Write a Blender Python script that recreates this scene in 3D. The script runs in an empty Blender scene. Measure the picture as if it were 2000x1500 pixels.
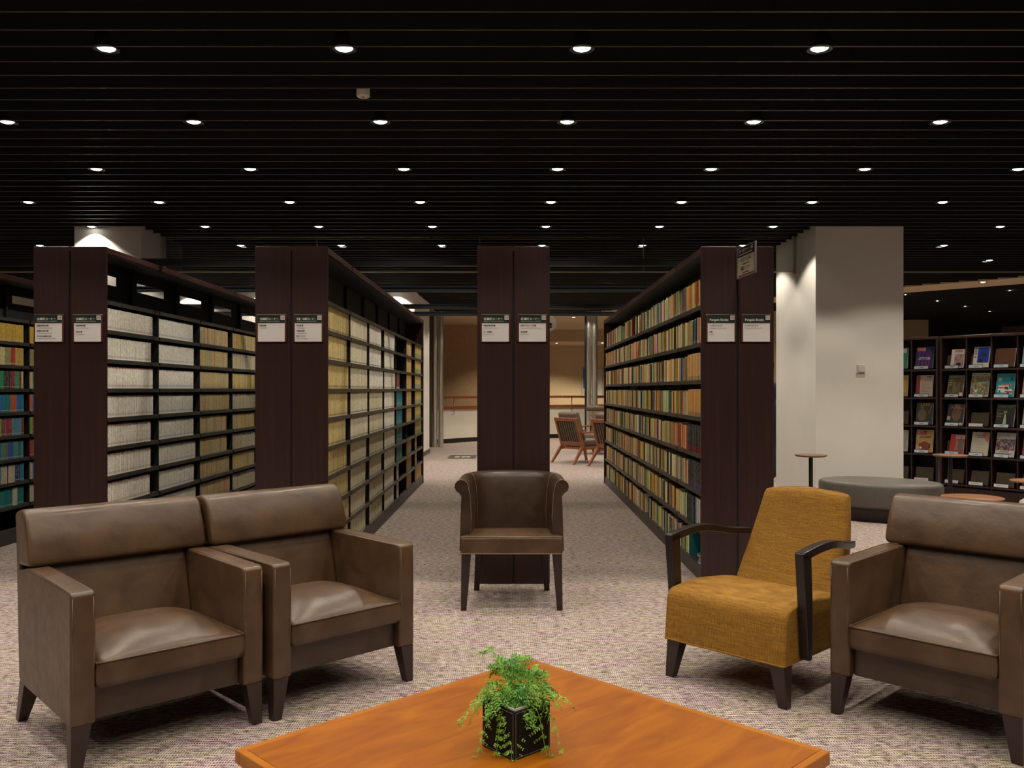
import bpy, bmesh, math, random
from mathutils import Vector, Matrix
random.seed(7)
R = math.radians
S = bpy.context.scene
C = S.collection
# ------------------------------------------------------------------ camera
cd = bpy.data.cameras.new('camera'); cam = bpy.data.objects.new('camera', cd); C.objects.link(cam)
cam.location = (0, 0, 1.325); cam.rotation_euler = (R(90), 0, 0)
cd.sensor_width = 36; cd.lens = 30.6; cd.shift_x = -0.001; cd.shift_y = 0.005
cd.clip_start = 0.05; cd.clip_end = 200
S.camera = cam
# ------------------------------------------------------------------ world, exposure, light levels
w = bpy.data.worlds.new('world'); S.world = w; w.use_nodes = True
w.node_tree.nodes['Background'].inputs[0].default_value = (1, .93, .85, 1)
w.node_tree.nodes['Background'].inputs[1].default_value = 0.004
S.view_settings.view_transform = 'Standard'; S.view_settings.look = 'None'
S.view_settings.gamma = 1; S.view_settings.use_curve_mapping = False
S.view_settings.exposure = 0.0
LAMP_W = 59.0
LAMP_COL = (1.0, .90, .76)
CEIL = 3.10
# ------------------------------------------------------------------ object helpers
def tag(o, label=None, cat=None, group=None, kind=None):
    if label: o['label'] = label
    if cat: o['category'] = cat
    if group: o['group'] = group
    if kind: o['kind'] = kind
    return o
def thing(name, label, cat, loc=(0, 0, 0), rz=0, group=None):
    o = bpy.data.objects.new(name, None); C.objects.link(o)
    o.empty_display_size = .1
    o.location = loc; o.rotation_euler = (0, 0, rz)
    return tag(o, label, cat, group)
def link(name, me, mats, parent=None, loc=None):
    o = bpy.data.objects.new(name, me); C.objects.link(o)
    if mats is not None:
        for m in (mats if isinstance(mats, (list, tuple)) else [mats]): me.materials.append(m)
    if parent: o.parent = parent
    if loc: o.location = loc
    return o
def obj(name, bm, mats, parent=None, loc=None, smooth=False):
    me = bpy.data.meshes.new(name); bm.normal_update(); bm.to_mesh(me); bm.free()
    if smooth:
        for p in me.polygons: p.use_smooth = True
    return link(name, me, mats, parent, loc)
def struct(name, bm, mats): return tag(obj(name, bm, mats), kind='structure')
def NB(): return bmesh.new()
def box(bm, x0, x1, y0, y1, z0, z1, mi=0, r=0, seg=2, M=None):
    vs = [bm.verts.new((x, y, z)) for x in (x0, x1) for y in (y0, y1) for z in (z0, z1)]
    fs = [(0, 1, 3, 2), (4, 6, 7, 5), (0, 4, 5, 1), (2, 3, 7, 6), (0, 2, 6, 4), (1, 5, 7, 3)]
    F = [bm.faces.new([vs[i] for i in f]) for f in fs]
    for f in F: f.material_index = mi
    if r > 0:
        es = list({e for f in F for e in f.edges})
        g = bmesh.ops.bevel(bm, geom=es, offset=r, segments=seg, profile=.5, affect='EDGES')
        allv = {v for v in vs if v.is_valid} | set(g['verts'])
        for f in g['faces']: f.material_index = mi
    else: allv = set(vs)
    if M is not None:
        for v in allv: v.co = M @ v.co
    return allv
def taper(bm, top, bot, z0, z1, mi=0, r=.003):
    """square leg: top=(cx,cy,hx,hy) at z1, bot the same at z0"""
    vs = []
    for (cx, cy, hx, hy), z in ((bot, z0), (top, z1)):
        for sx, sy in ((-1, -1), (1, -1), (1, 1), (-1, 1)): vs.append(bm.verts.new((cx+sx*hx, cy+sy*hy, z)))
    F = [bm.faces.new([vs[i] for i in q]) for q in ((3, 2, 1, 0), (4, 5, 6, 7), (0, 1, 5, 4), (1, 2, 6, 5), (2, 3, 7, 6), (3, 0, 4, 7))]
    for f in F: f.material_index = mi
    if r: bmesh.ops.bevel(bm, geom=list({e for f in F for e in f.edges}), offset=r, segments=2, profile=.5, affect='EDGES')
def lathe(bm, prof, n=24, cx=0, cy=0, mi=0, sx=1, sy=1):
    rings = []
    for r, z in prof:
        if r <= 1e-6: rings.append([bm.verts.new((cx, cy, z))])
        else: rings.append([bm.verts.new((cx+r*sx*math.cos(2*math.pi*i/n), cy+r*sy*math.sin(2*math.pi*i/n), z)) for i in range(n)])
    for a, b in zip(rings, rings[1:]):
        for i in range(n):
            j = (i+1) % n
            if len(a) == 1 and len(b) == 1: continue
            if len(a) == 1: f = bm.faces.new((a[0], b[j], b[i]))
            elif len(b) == 1: f = bm.faces.new((a[i], a[j], b[0]))
            else: f = bm.faces.new((a[i], a[j], b[j], b[i]))
            f.material_index = mi; f.smooth = True
def tube(bm, pts, rad, n=8, mi=0):
    pts = [Vector(p) for p in pts]; rings = []
    for i, p in enumerate(pts):
        t = (pts[min(i+1, len(pts)-1)]-pts[max(i-1, 0)]).normalized()
        a = t.cross(Vector((0, 0, 1)));
        if a.length < 1e-3: a = t.cross(Vector((1, 0, 0)))
        a.normalize(); b = t.cross(a)
        rr = rad[i] if isinstance(rad, (list, tuple)) else rad
        rings.append([bm.verts.new(p+a*rr*math.cos(2*math.pi*k/n)+b*rr*math.sin(2*math.pi*k/n)) for k in range(n)])
    for a, b in zip(rings, rings[1:]):
        for k in range(n):
            f = bm.faces.new((a[k], a[(k+1) % n], b[(k+1) % n], b[k])); f.smooth = True; f.material_index = mi
    bm.faces.new(rings[0][::-1]); bm.faces.new(rings[-1])
def prism(bm, poly, z0, z1, mi=0):
    a = [bm.verts.new((x, y, z0)) for x, y in poly]; b = [bm.verts.new((x, y, z1)) for x, y in poly]
    n = len(poly)
    fs = [bm.faces.new(a[::-1]), bm.faces.new(b)]
    for i in range(n): fs.append(bm.faces.new((a[i], a[(i+1) % n], b[(i+1) % n], b[i])))
    for f in fs: f.material_index = mi
def loft(bm, rings, cap=True, mi=0, smooth=True):
    vr = [[bm.verts.new(p) for p in r] for r in rings]; n = len(vr[0])
    for a, b in zip(vr, vr[1:]):
        for k in range(n):
            f = bm.faces.new((a[k], a[(k+1) % n], b[(k+1) % n], b[k])); f.smooth = smooth; f.material_index = mi
    if cap:
        f1 = bm.faces.new(vr[0][::-1]); f2 = bm.faces.new(vr[-1]); f1.material_index = f2.material_index = mi
    return vr
def fixn(bm): bmesh.ops.recalc_face_normals(bm, faces=bm.faces[:])
def ords(n):
    L = ['first', 'second', 'third', 'fourth', 'fifth', 'sixth', 'seventh', 'eighth', 'ninth', 'tenth', 'eleventh', 'twelfth', 'thirteenth', 'fourteenth', 'fifteenth', 'sixteenth']
    return L[n] if n < len(L) else 'later'
def ordw(n):
    ones = ['', 'first', 'second', 'third', 'fourth', 'fifth', 'sixth', 'seventh', 'eighth', 'ninth', 'tenth', 'eleventh', 'twelfth', 'thirteenth', 'fourteenth', 'fifteenth', 'sixteenth', 'seventeenth', 'eighteenth', 'nineteenth']
    tens = {2: 'twenty', 3: 'thirty', 4: 'forty', 5: 'fifty', 6: 'sixty', 7: 'seventy', 8: 'eighty', 9: 'ninety'}
    if n < 20: return ones[n]
    if n >= 100: return 'hundred-and-'+ordw(n-100) if n > 100 else 'hundredth'
    t, o = divmod(n, 10)
    return tens[t]+'-'+ones[o] if o else tens[t][:-1]+'ieth'
# ------------------------------------------------------------------ materials
MATS = {}
def mat(name, col, rough=.5, metal=0, spec=.5, coat=0, emis=None, estr=0, alpha=1):
    if name in MATS: return MATS[name]
    m = bpy.data.materials.new(name); m.use_nodes = True
    b = m.node_tree.nodes['Principled BSDF']
    b.inputs['Base Color'].default_value = (*col, 1); b.inputs['Roughness'].default_value = rough
    b.inputs['Metallic'].default_value = metal; b.inputs['Specular IOR Level'].default_value = spec
    b.inputs['Coat Weight'].default_value = coat; b.inputs['Coat Roughness'].default_value = .1
    if emis: b.inputs['Emission Color'].default_value = (*emis, 1); b.inputs['Emission Strength'].default_value = estr
    MATS[name] = m
    return m
def nd(m, t, **k):
    n = m.node_tree.nodes.new(t)
    for a, v in k.items():
        if a.startswith('i_'):
            key = a[2:].replace('_', ' '); n.inputs[int(key) if key.isdigit() else key].default_value = v
        else: setattr(n, a, v)
    return n
def lk(m, a, b): m.node_tree.links.new(a, b)
def bsdf(m): return m.node_tree.nodes['Principled BSDF']
def noise_mat(name, c1, c2, rough=.5, scale=(1, 1, 1), ns=5, detail=6, bump=0, bscale=None, spec=.5, coat=0, ramp=(.35, .65), coord='Object', metal=0, dist=0, c3=None, bdist=.002):
    m = mat(name, c1, rough, metal, spec, coat); b = bsdf(m)
    tc = nd(m, 'ShaderNodeTexCoord'); mp = nd(m, 'ShaderNodeMapping'); mp.inputs['Scale'].default_value = scale
    n = nd(m, 'ShaderNodeTexNoise'); n.inputs['Scale'].default_value = ns; n.inputs['Detail'].default_value = detail; n.inputs['Distortion'].default_value = dist
    r = nd(m, 'ShaderNodeValToRGB'); e = r.color_ramp.elements
    e[0].position = ramp[0]; e[0].color = (*c1, 1); e[1].position = ramp[1]; e[1].color = (*c2, 1)
    if c3: q = e.new((ramp[0]+ramp[1])/2); q.color = (*c3, 1)
    lk(m, tc.outputs[coord], mp.inputs[0]); lk(m, mp.outputs[0], n.inputs['Vector']); lk(m, n.outputs[0], r.inputs[0]); lk(m, r.outputs[0], b.inputs['Base Color'])
    if bump:
        n2 = nd(m, 'ShaderNodeTexNoise'); n2.inputs['Scale'].default_value = bscale or ns; n2.inputs['Detail'].default_value = 5
        bp = nd(m, 'ShaderNodeBump'); bp.inputs['Strength'].default_value = bump; bp.inputs['Distance'].default_value = bdist
        lk(m, mp.outputs[0], n2.inputs['Vector']); lk(m, n2.outputs[0], bp.inputs['Height']); lk(m, bp.outputs[0], b.inputs['Normal'])
    return m
DW = noise_mat('dark_wood', (.020, .0060, .0050), (.034, .0100, .0080), .42, (14, 14, .5), 3, 8, bump=.06, coat=.06)
DW2 = noise_mat('panel_edge_wood', (.036, .012, .008), (.052, .019, .013), .4, (.5, .5, 8), 6, 8)
LEG = noise_mat('leg_wood', (.017, .007, .0055), (.026, .010, .008), .38, (20, 20, 1), 4, 6, coat=.08)
BLK = mat('black_metal', (.008, .008, .009), .45)
SHM = noise_mat('shelf_metal', (.036, .031, .026), (.048, .041, .034), .45, (2, 2, 2), 20, 4)
INN = mat('shelf_inner_black', (.010, .010, .012), .6)
LEATHER = noise_mat('brown_leather', (.048, .0235, .0105), (.108, .057, .026), .38, (1, 1, 1), 7, 11, bump=.5, bdist=.0035, bscale=24, ramp=(.25, .75), c3=(.076, .041, .0205), dist=.6)
def leather_extra(m):
    b = bsdf(m); n = nd(m, 'ShaderNodeTexNoise'); n.inputs['Scale'].default_value = 11; n.inputs['Detail'].default_value = 6
    mr = nd(m, 'ShaderNodeMapRange'); mr.inputs[3].default_value = .27; mr.inputs[4].default_value = .48
    lk(m, n.outputs[0], mr.inputs[0]); lk(m, mr.outputs[0], b.inputs['Roughness'])
leather_extra(LEATHER)
LEATHER2 = noise_mat('dark_leather', (.030, .016, .009), (.056, .030, .017), .36, (1, 1, 1), 7, 8, bump=.3, bscale=60, dist=.6)
leather_extra(LEATHER2)
STITCH = mat('stitching', (.21, .13, .075), .6)
STL = mat('leather_seam', (.10, .058, .033), .45)
TABLE = noise_mat('cherry_table_wood', (.200, .052, .0022), (.325, .104, .004), .42, (1, 4, 1), 4.5, 10, coat=.0, spec=.22, dist=.8, ramp=(.3, .72))
TABLE_E = noise_mat('cherry_edge_wood', (.27, .080, .004), (.36, .122, .006), .38, (1, 1, 9), 5, 6, coat=.0, spec=.3)
STEEL = mat('polished_steel', (.80, .77, .68), .36, 1)
ALU = mat('aluminium', (.55, .56, .52), .35, 1)
WHT = mat('white_plastic', (.62, .59, .52), .5)
CARD = mat('white_card', (.72, .685, .67), .25)
GRN = mat('sign_green', (.030, .042, .034), .2)
SGNW = mat('sign_letters_white', (.60, .60, .56), .5)
SGNK = mat('sign_letters_black', (.02, .02, .02), .5)
WALLM = noise_mat('painted_wall', (.78, .74, .67), (.82, .78, .71), .7, (1, 1, 1), 2, 4, bump=.03, bscale=160)
BEIGE = noise_mat('beige_wall', (.56, .43, .28), (.60, .46, .30), .8, (1, 1, 1), 12, 4, bump=.05, bscale=90)
BROWNW = noise_mat('brown_wall', (.42, .28, .165), (.46, .31, .18), .8, (1, 1, 1), 12, 4)
BLADE = noise_mat('ceiling_blade_wood', (.030, .018, .012), (.044, .027, .019), .45, (3, 10, 10), 2, 4)
BLADES = mat('ceiling_blade_black', (.004, .004, .0045), .7)
GREY = noise_mat('grey_vinyl', (.105, .092, .078), (.12, .105, .09), .45, (1, 1, 1), 20, 5, bump=.1, bscale=200)
ROUNDT = noise_mat('round_table_wood', (.23, .085, .028), (.29, .12, .042), .4, (1, 6, 1), 5, 6)
TEAK = noise_mat('teak_frame', (.20, .062, .022), (.30, .10, .038), .4, (8, 8, 1), 4, 6)
CUSH = noise_mat('taupe_cushion', (.11, .078, .05), (.14, .10, .066), .7, (1, 1, 1), 20, 5, bump=.2, bscale=200)
CORD = mat('cord_strips', (.03, .02, .015), .7)
CORD2 = mat('cord_light', (.22, .15, .09), .7)
BAR = mat('brace_bar', (.014, .017, .018), .35)
TEALM = mat('teal_bookend', (.012, .13, .15), .4)
def yellow_fabric():
    m = mat('mustard_fabric', (.40, .20, .03), .85, spec=.2); b = bsdf(m)
    tc = nd(m, 'ShaderNodeTexCoord')
    def st(sc):
        mp = nd(m, 'ShaderNodeMapping'); mp.inputs['Scale'].default_value = sc
        n = nd(m, 'ShaderNodeTexNoise'); n.inputs['Scale'].default_value = 1; n.inputs['Detail'].default_value = 4
        lk(m, tc.outputs['Object'], mp.inputs[0]); lk(m, mp.outputs[0], n.inputs['Vector']); return n
    a = st((320, 320, 14)); c = st((14, 14, 320))
    mx = nd(m, 'ShaderNodeMath', operation='ADD'); lk(m, a.outputs[0], mx.inputs[0]); lk(m, c.outputs[0], mx.inputs[1])
    r = nd(m, 'ShaderNodeValToRGB'); e = r.color_ramp.elements
    e[0].position = .36; e[0].color = (.145, .062, .010, 1); e[1].position = .64; e[1].color = (.32, .165, .024, 1)
    hf = nd(m, 'ShaderNodeMath', operation='MULTIPLY'); hf.inputs[1].default_value = .5
    lk(m, mx.outputs[0], hf.inputs[0]); lk(m, hf.outputs[0], r.inputs[0]); lk(m, r.outputs[0], b.inputs['Base Color'])
    bp = nd(m, 'ShaderNodeBump'); bp.inputs['Strength'].default_value = .3; bp.inputs['Distance'].default_value = .001
    lk(m, mx.outputs[0], bp.inputs['Height']); lk(m, bp.outputs[0], b.inputs['Normal'])
    return m
YEL = yellow_fabric()
def carpet():
    m = mat('woven_carpet', (.5, .45, .4), .95, spec=.1); b = bsdf(m)
    tc = nd(m, 'ShaderNodeTexCoord')
    def st(sc, det=3, off=0):
        mp = nd(m, 'ShaderNodeMapping'); mp.inputs['Scale'].default_value = sc; mp.inputs['Location'].default_value = (off, off*.7, 0)
        n = nd(m, 'ShaderNodeTexNoise'); n.inputs['Scale'].default_value = 1; n.inputs['Detail'].default_value = det
        lk(m, tc.outputs['Object'], mp.inputs[0]); lk(m, mp.outputs[0], n.inputs['Vector']); return n
    big = st((3.2, 17, 1), 6)         # colour drifts in long weft streaks
    r = nd(m, 'ShaderNodeValToRGB'); e = r.color_ramp.elements
    e[0].position = .30; e[0].color = (.27, .10, .15, 1); e[1].position = .74; e[1].color = (.38, .31, .04, 1)
    for p, c in ((.38, (.37, .235, .30)), (.44, (.25, .165, .18)), (.49, (.38, .30, .27)), (.54, (.30, .23, .21)), (.59, (.34, .31, .12)), (.64, (.22, .16, .17)), (.69, (.33, .25, .22))):
        q = e.new(p); q.color = (*c, 1)
    lk(m, big.outputs[0], r.inputs[0])
    fl = st((46, 170, 1), 3, 3)      # flecks of single yarns
    r2 = nd(m, 'ShaderNodeValToRGB'); e = r2.color_ramp.elements
    e[0].position = .38; e[0].color = (.07, .065, .065, 1); e[1].position = .60; e[1].color = (1.0, .97, .94, 1)
    lk(m, fl.outputs[0], r2.inputs[0])
    mul = nd(m, 'ShaderNodeMix', data_type='RGBA', blend_type='MULTIPLY'); mul.inputs[0].default_value = 1
    lk(m, r.outputs[0], mul.inputs[6]); lk(m, r2.outputs[0], mul.inputs[7])
    sx = nd(m, 'ShaderNodeSeparateXYZ'); lk(m, tc.outputs['Object'], sx.inputs[0])
    wob = st((9, 9, 1), 3, 5)
    def line(out, f, th, wb):
        w1 = nd(m, 'ShaderNodeMath', operation='MULTIPLY_ADD'); w1.inputs[1].default_value = wb; lk(m, wob.outputs[0], w1.inputs[0]); lk(m, out, w1.inputs[2])
        a = nd(m, 'ShaderNodeMath', operation='MULTIPLY'); a.inputs[1].default_value = f
        s = nd(m, 'ShaderNodeMath', operation='SINE'); g = nd(m, 'ShaderNodeMapRange')
        g.inputs[1].default_value = th; g.inputs[2].default_value = 1
        lk(m, w1.outputs[0], a.inputs[0]); lk(m, a.outputs[0], s.inputs[0]); lk(m, s.outputs[0], g.inputs[0]); return g
    lx = line(sx.outputs[0], 2*math.pi*105, .0, .02); ly = line(sx.outputs[1], 2*math.pi*48, .15, .03)
    mxl = nd(m, 'ShaderNodeMath', operation='MAXIMUM'); lk(m, lx.outputs[0], mxl.inputs[0]); lk(m, ly.outputs[0], mxl.inputs[1])
    brk = st((22, 60, 1), 4, 9); g = nd(m, 'ShaderNodeMapRange'); g.inputs[1].default_value = .34; g.inputs[2].default_value = .60
    lk(m, brk.outputs[0], g.inputs[0])
    pr = nd(m, 'ShaderNodeMath', operation='MULTIPLY'); lk(m, mxl.outputs[0], pr.inputs[0]); lk(m, g.outputs[0], pr.inputs[1])
    mix = nd(m, 'ShaderNodeMix', data_type='RGBA'); mix.inputs[7].default_value = (.62, .535, .49, 1)
    lk(m, pr.outputs[0], mix.inputs[0]); lk(m, mul.outputs[2], mix.inputs[6]); lk(m, mix.outputs[2], b.inputs['Base Color'])
    bp = nd(m, 'ShaderNodeBump'); bp.inputs['Strength'].default_value = .35; bp.inputs['Distance'].default_value = .003
    lk(m, pr.outputs[0], bp.inputs['Height']); lk(m, bp.outputs[0], b.inputs['Normal'])
    return m
CARPET = carpet()
def glass_mat():
    m = bpy.data.materials.new('clear_glass'); m.use_nodes = True; nt = m.node_tree; nt.nodes.clear()
    o = nd(m, 'ShaderNodeOutputMaterial'); t = nd(m, 'ShaderNodeBsdfTransparent'); t.inputs[0].default_value = (.93, .95, .94, 1)
    g = nd(m, 'ShaderNodeBsdfGlossy'); g.inputs['Roughness'].default_value = .02; g.inputs[0].default_value = (.8, .85, .82, 1)
    f = nd(m, 'ShaderNodeFresnel'); f.inputs[0].default_value = 1.45; x = nd(m, 'ShaderNodeMixShader')
    lk(m, f.outputs[0], x.inputs[0]); lk(m, t.outputs[0], x.inputs[1]); lk(m, g.outputs[0], x.inputs[2]); lk(m, x.outputs[0], o.inputs[0])
    return m
GLASS = glass_mat()
def acryl():
    m = bpy.data.materials.new('brown_acrylic'); m.use_nodes = True; nt = m.node_tree; nt.nodes.clear()
    o = nd(m, 'ShaderNodeOutputMaterial'); t = nd(m, 'ShaderNodeBsdfTransparent'); t.inputs[0].default_value = (.75, .72, .66, 1)
    g = nd(m, 'ShaderNodeBsdfPrincipled'); g.inputs['Base Color'].default_value = (.10, .075, .045, 1); g.inputs['Roughness'].default_value = .35
    x = nd(m, 'ShaderNodeMixShader'); x.inputs[0].default_value = .55
    lk(m, t.outputs[0], x.inputs[1]); lk(m, g.outputs[0], x.inputs[2]); lk(m, x.outputs[0], o.inputs[0]); return m
ACRYL = acryl()
def lamp_mat():
    m = bpy.data.materials.new('lamp_lens'); m.use_nodes = True; nt = m.node_tree; nt.nodes.clear()
    o = nd(m, 'ShaderNodeOutputMaterial'); e = nd(m, 'ShaderNodeEmission'); e.inputs[0].default_value = (1, .97, .90, 1); e.inputs[1].default_value = 9
    lk(m, e.outputs[0], o.inputs[0]); return m
LENS = lamp_mat()
TRIM = mat('downlight_trim', (.03, .036, .032), .25, .6)
def book_mat():
    m = mat('book_cover', (.5, .5, .5), .55, spec=.35); b = bsdf(m)
    at = nd(m, 'ShaderNodeAttribute', attribute_name='col'); uv = nd(m, 'ShaderNodeUVMap', uv_map='UVMap')
    sp = nd(m, 'ShaderNodeSeparateXYZ'); lk(m, uv.outputs[0], sp.inputs[0])
    # vertical line of title characters down the middle of the spine
    cu = nd(m, 'ShaderNodeMath', operation='SUBTRACT'); cu.inputs[1].default_value = .5; lk(m, sp.outputs[0], cu.inputs[0])
    ab = nd(m, 'ShaderNodeMath', operation='ABSOLUTE'); lk(m, cu.outputs[0], ab.inputs[0])
    lt = nd(m, 'ShaderNodeMath', operation='LESS_THAN'); lt.inputs[1].default_value = .24; lk(m, ab.outputs[0], lt.inputs[0])
    mp = nd(m, 'ShaderNodeMapping'); mp.inputs['Scale'].default_value = (5, 420, 1); lk(m, uv.outputs[0], mp.inputs[0])
    n = nd(m, 'ShaderNodeTexNoise'); n.inputs['Scale'].default_value = 1; n.inputs['Detail'].default_value = 1; lk(m, mp.outputs[0], n.inputs['Vector'])
    g = nd(m, 'ShaderNodeMath', operation='GREATER_THAN'); g.inputs[1].default_value = .49; lk(m, n.outputs[0], g.inputs[0])
    # words: long gaps
    mp2 = nd(m, 'ShaderNodeMapping'); mp2.inputs['Scale'].default_value = (0, 26, 1); lk(m, uv.outputs[0], mp2.inputs[0])
    n2 = nd(m, 'ShaderNodeTexNoise'); n2.inputs['Scale'].default_value = 1; lk(m, mp2.outputs[0], n2.inputs['Vector'])
    g2 = nd(m, 'ShaderNodeMath', operation='GREATER_THAN'); g2.inputs[1].default_value = .48; lk(m, n2.outputs[0], g2.inputs[0])
    p1 = nd(m, 'ShaderNodeMath', operation='MULTIPLY'); lk(m, lt.outputs[0], p1.inputs[0]); lk(m, g.outputs[0], p1.inputs[1])
    p2 = nd(m, 'ShaderNodeMath', operation='MULTIPLY'); lk(m, p1.outputs[0], p2.inputs[0]); lk(m, g2.outputs[0], p2.inputs[1])
    p3 = nd(m, 'ShaderNodeMath', operation='MULTIPLY'); p3.inputs[1].default_value = .9; lk(m, p2.outputs[0], p3.inputs[0])
    bw = nd(m, 'ShaderNodeRGBToBW'); lk(m, at.outputs['Color'], bw.inputs[0])
    dk = nd(m, 'ShaderNodeMath', operation='LESS_THAN'); dk.inputs[1].default_value = .10; lk(m, bw.outputs[0], dk.inputs[0])
    tc = nd(m, 'ShaderNodeMix', data_type='RGBA'); tc.inputs[6].default_value = (.05, .045, .04, 1); tc.inputs[7].default_value = (.45, .40, .28, 1)
    lk(m, dk.outputs[0], tc.inputs[0])
    mx = nd(m, 'ShaderNodeMix', data_type='RGBA'); lk(m, p3.outputs[0], mx.inputs[0]); lk(m, at.outputs['Color'], mx.inputs[6]); lk(m, tc.outputs[2], mx.inputs[7])
    lk(m, mx.outputs[2], b.inputs['Base Color'])
    return m
BOOK = book_mat()
# ------------------------------------------------------------------ lettering
def text(name, s, h, m, parent, loc, rot=(R(90), 0, 0), width=None, align='LEFT', depth=.0004, bold=0):
    cu = bpy.data.curves.new(name, 'FONT'); cu.body = s; cu.size = h; cu.align_x = align; cu.extrude = depth; cu.offset = bold; cu.resolution_u = 2
    t = bpy.data.objects.new(name, cu); C.objects.link(t); bpy.context.view_layer.update()
    me = bpy.data.meshes.new_from_object(t); me.name = name
    bpy.data.objects.remove(t); bpy.data.curves.remove(cu)
    if width and len(me.vertices):
        xs = [v.co.x for v in me.vertices]; k = width/(max(xs)-min(xs)+1e-9)
        for v in me.vertices: v.co.x *= k
    o = link(name, me, m, parent, loc); o.rotation_euler = rot
    return o
# ================================================================== STRUCTURE
bm = NB(); box(bm, -12, 16, -7, 40, -.1, 0); struct('floor', bm, CARPET)
# slatted ceiling: thin blades running left-right under a black soffit; cut along a diagonal where the curved beige band starts
def blade(bm, x0, x1, y, z0=CEIL, h=.115, t=.015):
    a = [bm.verts.new(p) for p in ((x0, y, z0), (x1, y, z0), (x1, y+t, z0), (x0, y+t, z0))]
    b = [bm.verts.new(p) for p in ((x0, y, z0+h), (x1, y, z0+h), (x1, y+t, z0+h), (x0, y+t, z0+h))]
    f = bm.faces.new(a[::-1]); f.material_index = 0
    for i in range(4):
        g = bm.faces.new((a[i], a[(i+1) % 4], b[(i+1) % 4], b[i])); g.material_index = 1
    g = bm.faces.new(b); g.material_index = 1
PIL_R = (3.31, 4.27, 9.52, 10.95); PIL_L = (-4.84, -4.10, 9.605, 10.25)
bm = NB()
y = 4.089-.2072*48
while y < 21.0:
    segs = [(-12.0, min(16.0, 21.85-y))]
    for p in (PIL_R, PIL_L):
        if p[2]-.02 < y < p[3]:
            ns = []
            for a, b in segs:
                if a < p[0] and b > p[1]: ns += [(a, p[0]-.01), (p[1]+.01, b)]
                else: ns.append((a, b))
            segs = ns
    if y > 15.85:
        segs = [(max(a, -1.78), b) for a, b in segs if b > -1.78]
    for a, b in segs:
        if b > a: blade(bm, a, b, y)
    y += .2072
box(bm, -12, 16, -7, 22.6, CEIL+.24, CEIL+.34, mi=1)
struct('ceiling', bm, [BLADE, BLADES])
# beige band and far ceilings
bm = NB()
prism(bm, [(0.9, 20.95), (13, 8.85), (13, 10.15), (2.2, 20.95)], CEIL-.01, CEIL+.2)
struct('trim_1', bm, BEIGE)
bm = NB()
box(bm, -12, 3.2, 21.0, 26.0, CEIL, CEIL+.2); box(bm, -12, 3.2, 26.0, 30, 2.75, 3.35)
struct('ceiling_far', bm, BEIGE)
# second slatted ceiling beyond the band, blades turned parallel to the band
bm = NB()
Mr = Matrix.Translation((6.5, 16.65, 0)) @ Matrix.Rotation(R(-45), 4, 'Z')
k0 = 0
for k in range(54):
    o0 = len(bm.verts); blade(bm, -7.2 if k > 14 else -4.6, 10, .06+k*.2072)
    bm.verts.ensure_lookup_table()
    for v in bm.verts[o0:]: v.co = Mr @ v.co
vs = box(bm, -7.2, 10, 0, 12, CEIL+.24, CEIL+.3, mi=1, M=Mr)
struct('ceiling_right', bm, [BLADE, BLADES])
# pillars
bm = NB(); box(bm, PIL_R[0], PIL_R[1], PIL_R[2], PIL_R[3], 0, CEIL+.24); struct('wall_pillar_right', bm, WALLM)
bm = NB(); box(bm, PIL_L[0], PIL_L[1], PIL_L[2], PIL_L[3], 0, CEIL+.24); struct('wall_pillar_left', bm, WALLM)
bm = NB(); prism(bm, [(-9, 15.9), (-1.80, 15.9), (-1.74, 18.1), (-1.9, 18.3), (-9, 18.3)], 0, CEIL+.24); struct('wall_centre', bm, WALLM)
bm = NB(); prism(bm, [(-1.86, 15.885), (-1.785, 15.885), (-1.725, 18.11), (-1.75, 18.11)], 0, .09); struct('baseboard_centre', bm, mat('grey_skirting', (.10, .08, .06), .6))
bm = NB(); box(bm, -12, 4.2, 28.5, 28.7, 0, 3.35); struct('wall_back', bm, BEIGE)
bm = NB(); box(bm, 4.2, 16, 28.5, 28.7, 0, 3.4); struct('wall_back_right', bm, mat('dark_far_wall', (.05, .045, .04), .8))
bm = NB(); box(bm, -9, .1, 24.2, 24.4, 0, CEIL); struct('wall_landing', bm, BROWNW)
bm = NB(); box(bm, -9.2, -9, -7, 40, 0, 3.4); struct('wall_left', bm, WALLM)
bm = NB(); box(bm, 16, 16.2, -7, 40, 0, 3.4); struct('wall_right', bm, BROWNW)
bm = NB(); box(bm, 9.95, 10.5, 22.0, 22.6, 0, CEIL-.02); struct('wall_far_pillar', bm, BEIGE)
bm = NB(); box(bm, -12, 16, -7.2, -7, 0, 3.4); struct('wall_behind', bm, BROWNW)
bm = NB(); box(bm, 5.2, 7.4, 19.6, 19.8, 0, CEIL-.02); struct('wall_far_right', bm, BEIGE)
# parapet with baseboard
PP = [(-2.9, 19.9), (-1.69, 21.2), (-.93, 22.1), (0, 22.9), (1.03, 23.5), (2.2, 24.0), (3.6, 24.3)]
def ribbon(bm, pts, off0, off1, z0, z1, mi=0):
    P = [Vector((a, b)) for a, b in pts]; A = []; B = []
    for i, p in enumerate(P):
        t = (P[min(i+1, len(P)-1)]-P[max(i-1, 0)]).normalized(); n = Vector((t.y, -t.x))
        A.append(p+n*off0); B.append(p+n*off1)
    r = [[(a.x, a.y, z0), (b.x, b.y, z0), (b.x, b.y, z1), (a.x, a.y, z1)] for a, b in zip(A, B)]
    loft(bm, r, smooth=False, mi=mi)
bm = NB(); ribbon(bm, PP, -.1, 0, 0, .82); fixn(bm); struct('wall_parapet', bm, WALLM)
bm = NB(); ribbon(bm, PP, 0, .012, 0, .11); fixn(bm); struct('baseboard_parapet', bm, BLK)
rail = thing('handrail', 'dark wooden double handrail on the white parapet beyond the aisle', 'handrail', (-.93, 22.1, .82))
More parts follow.
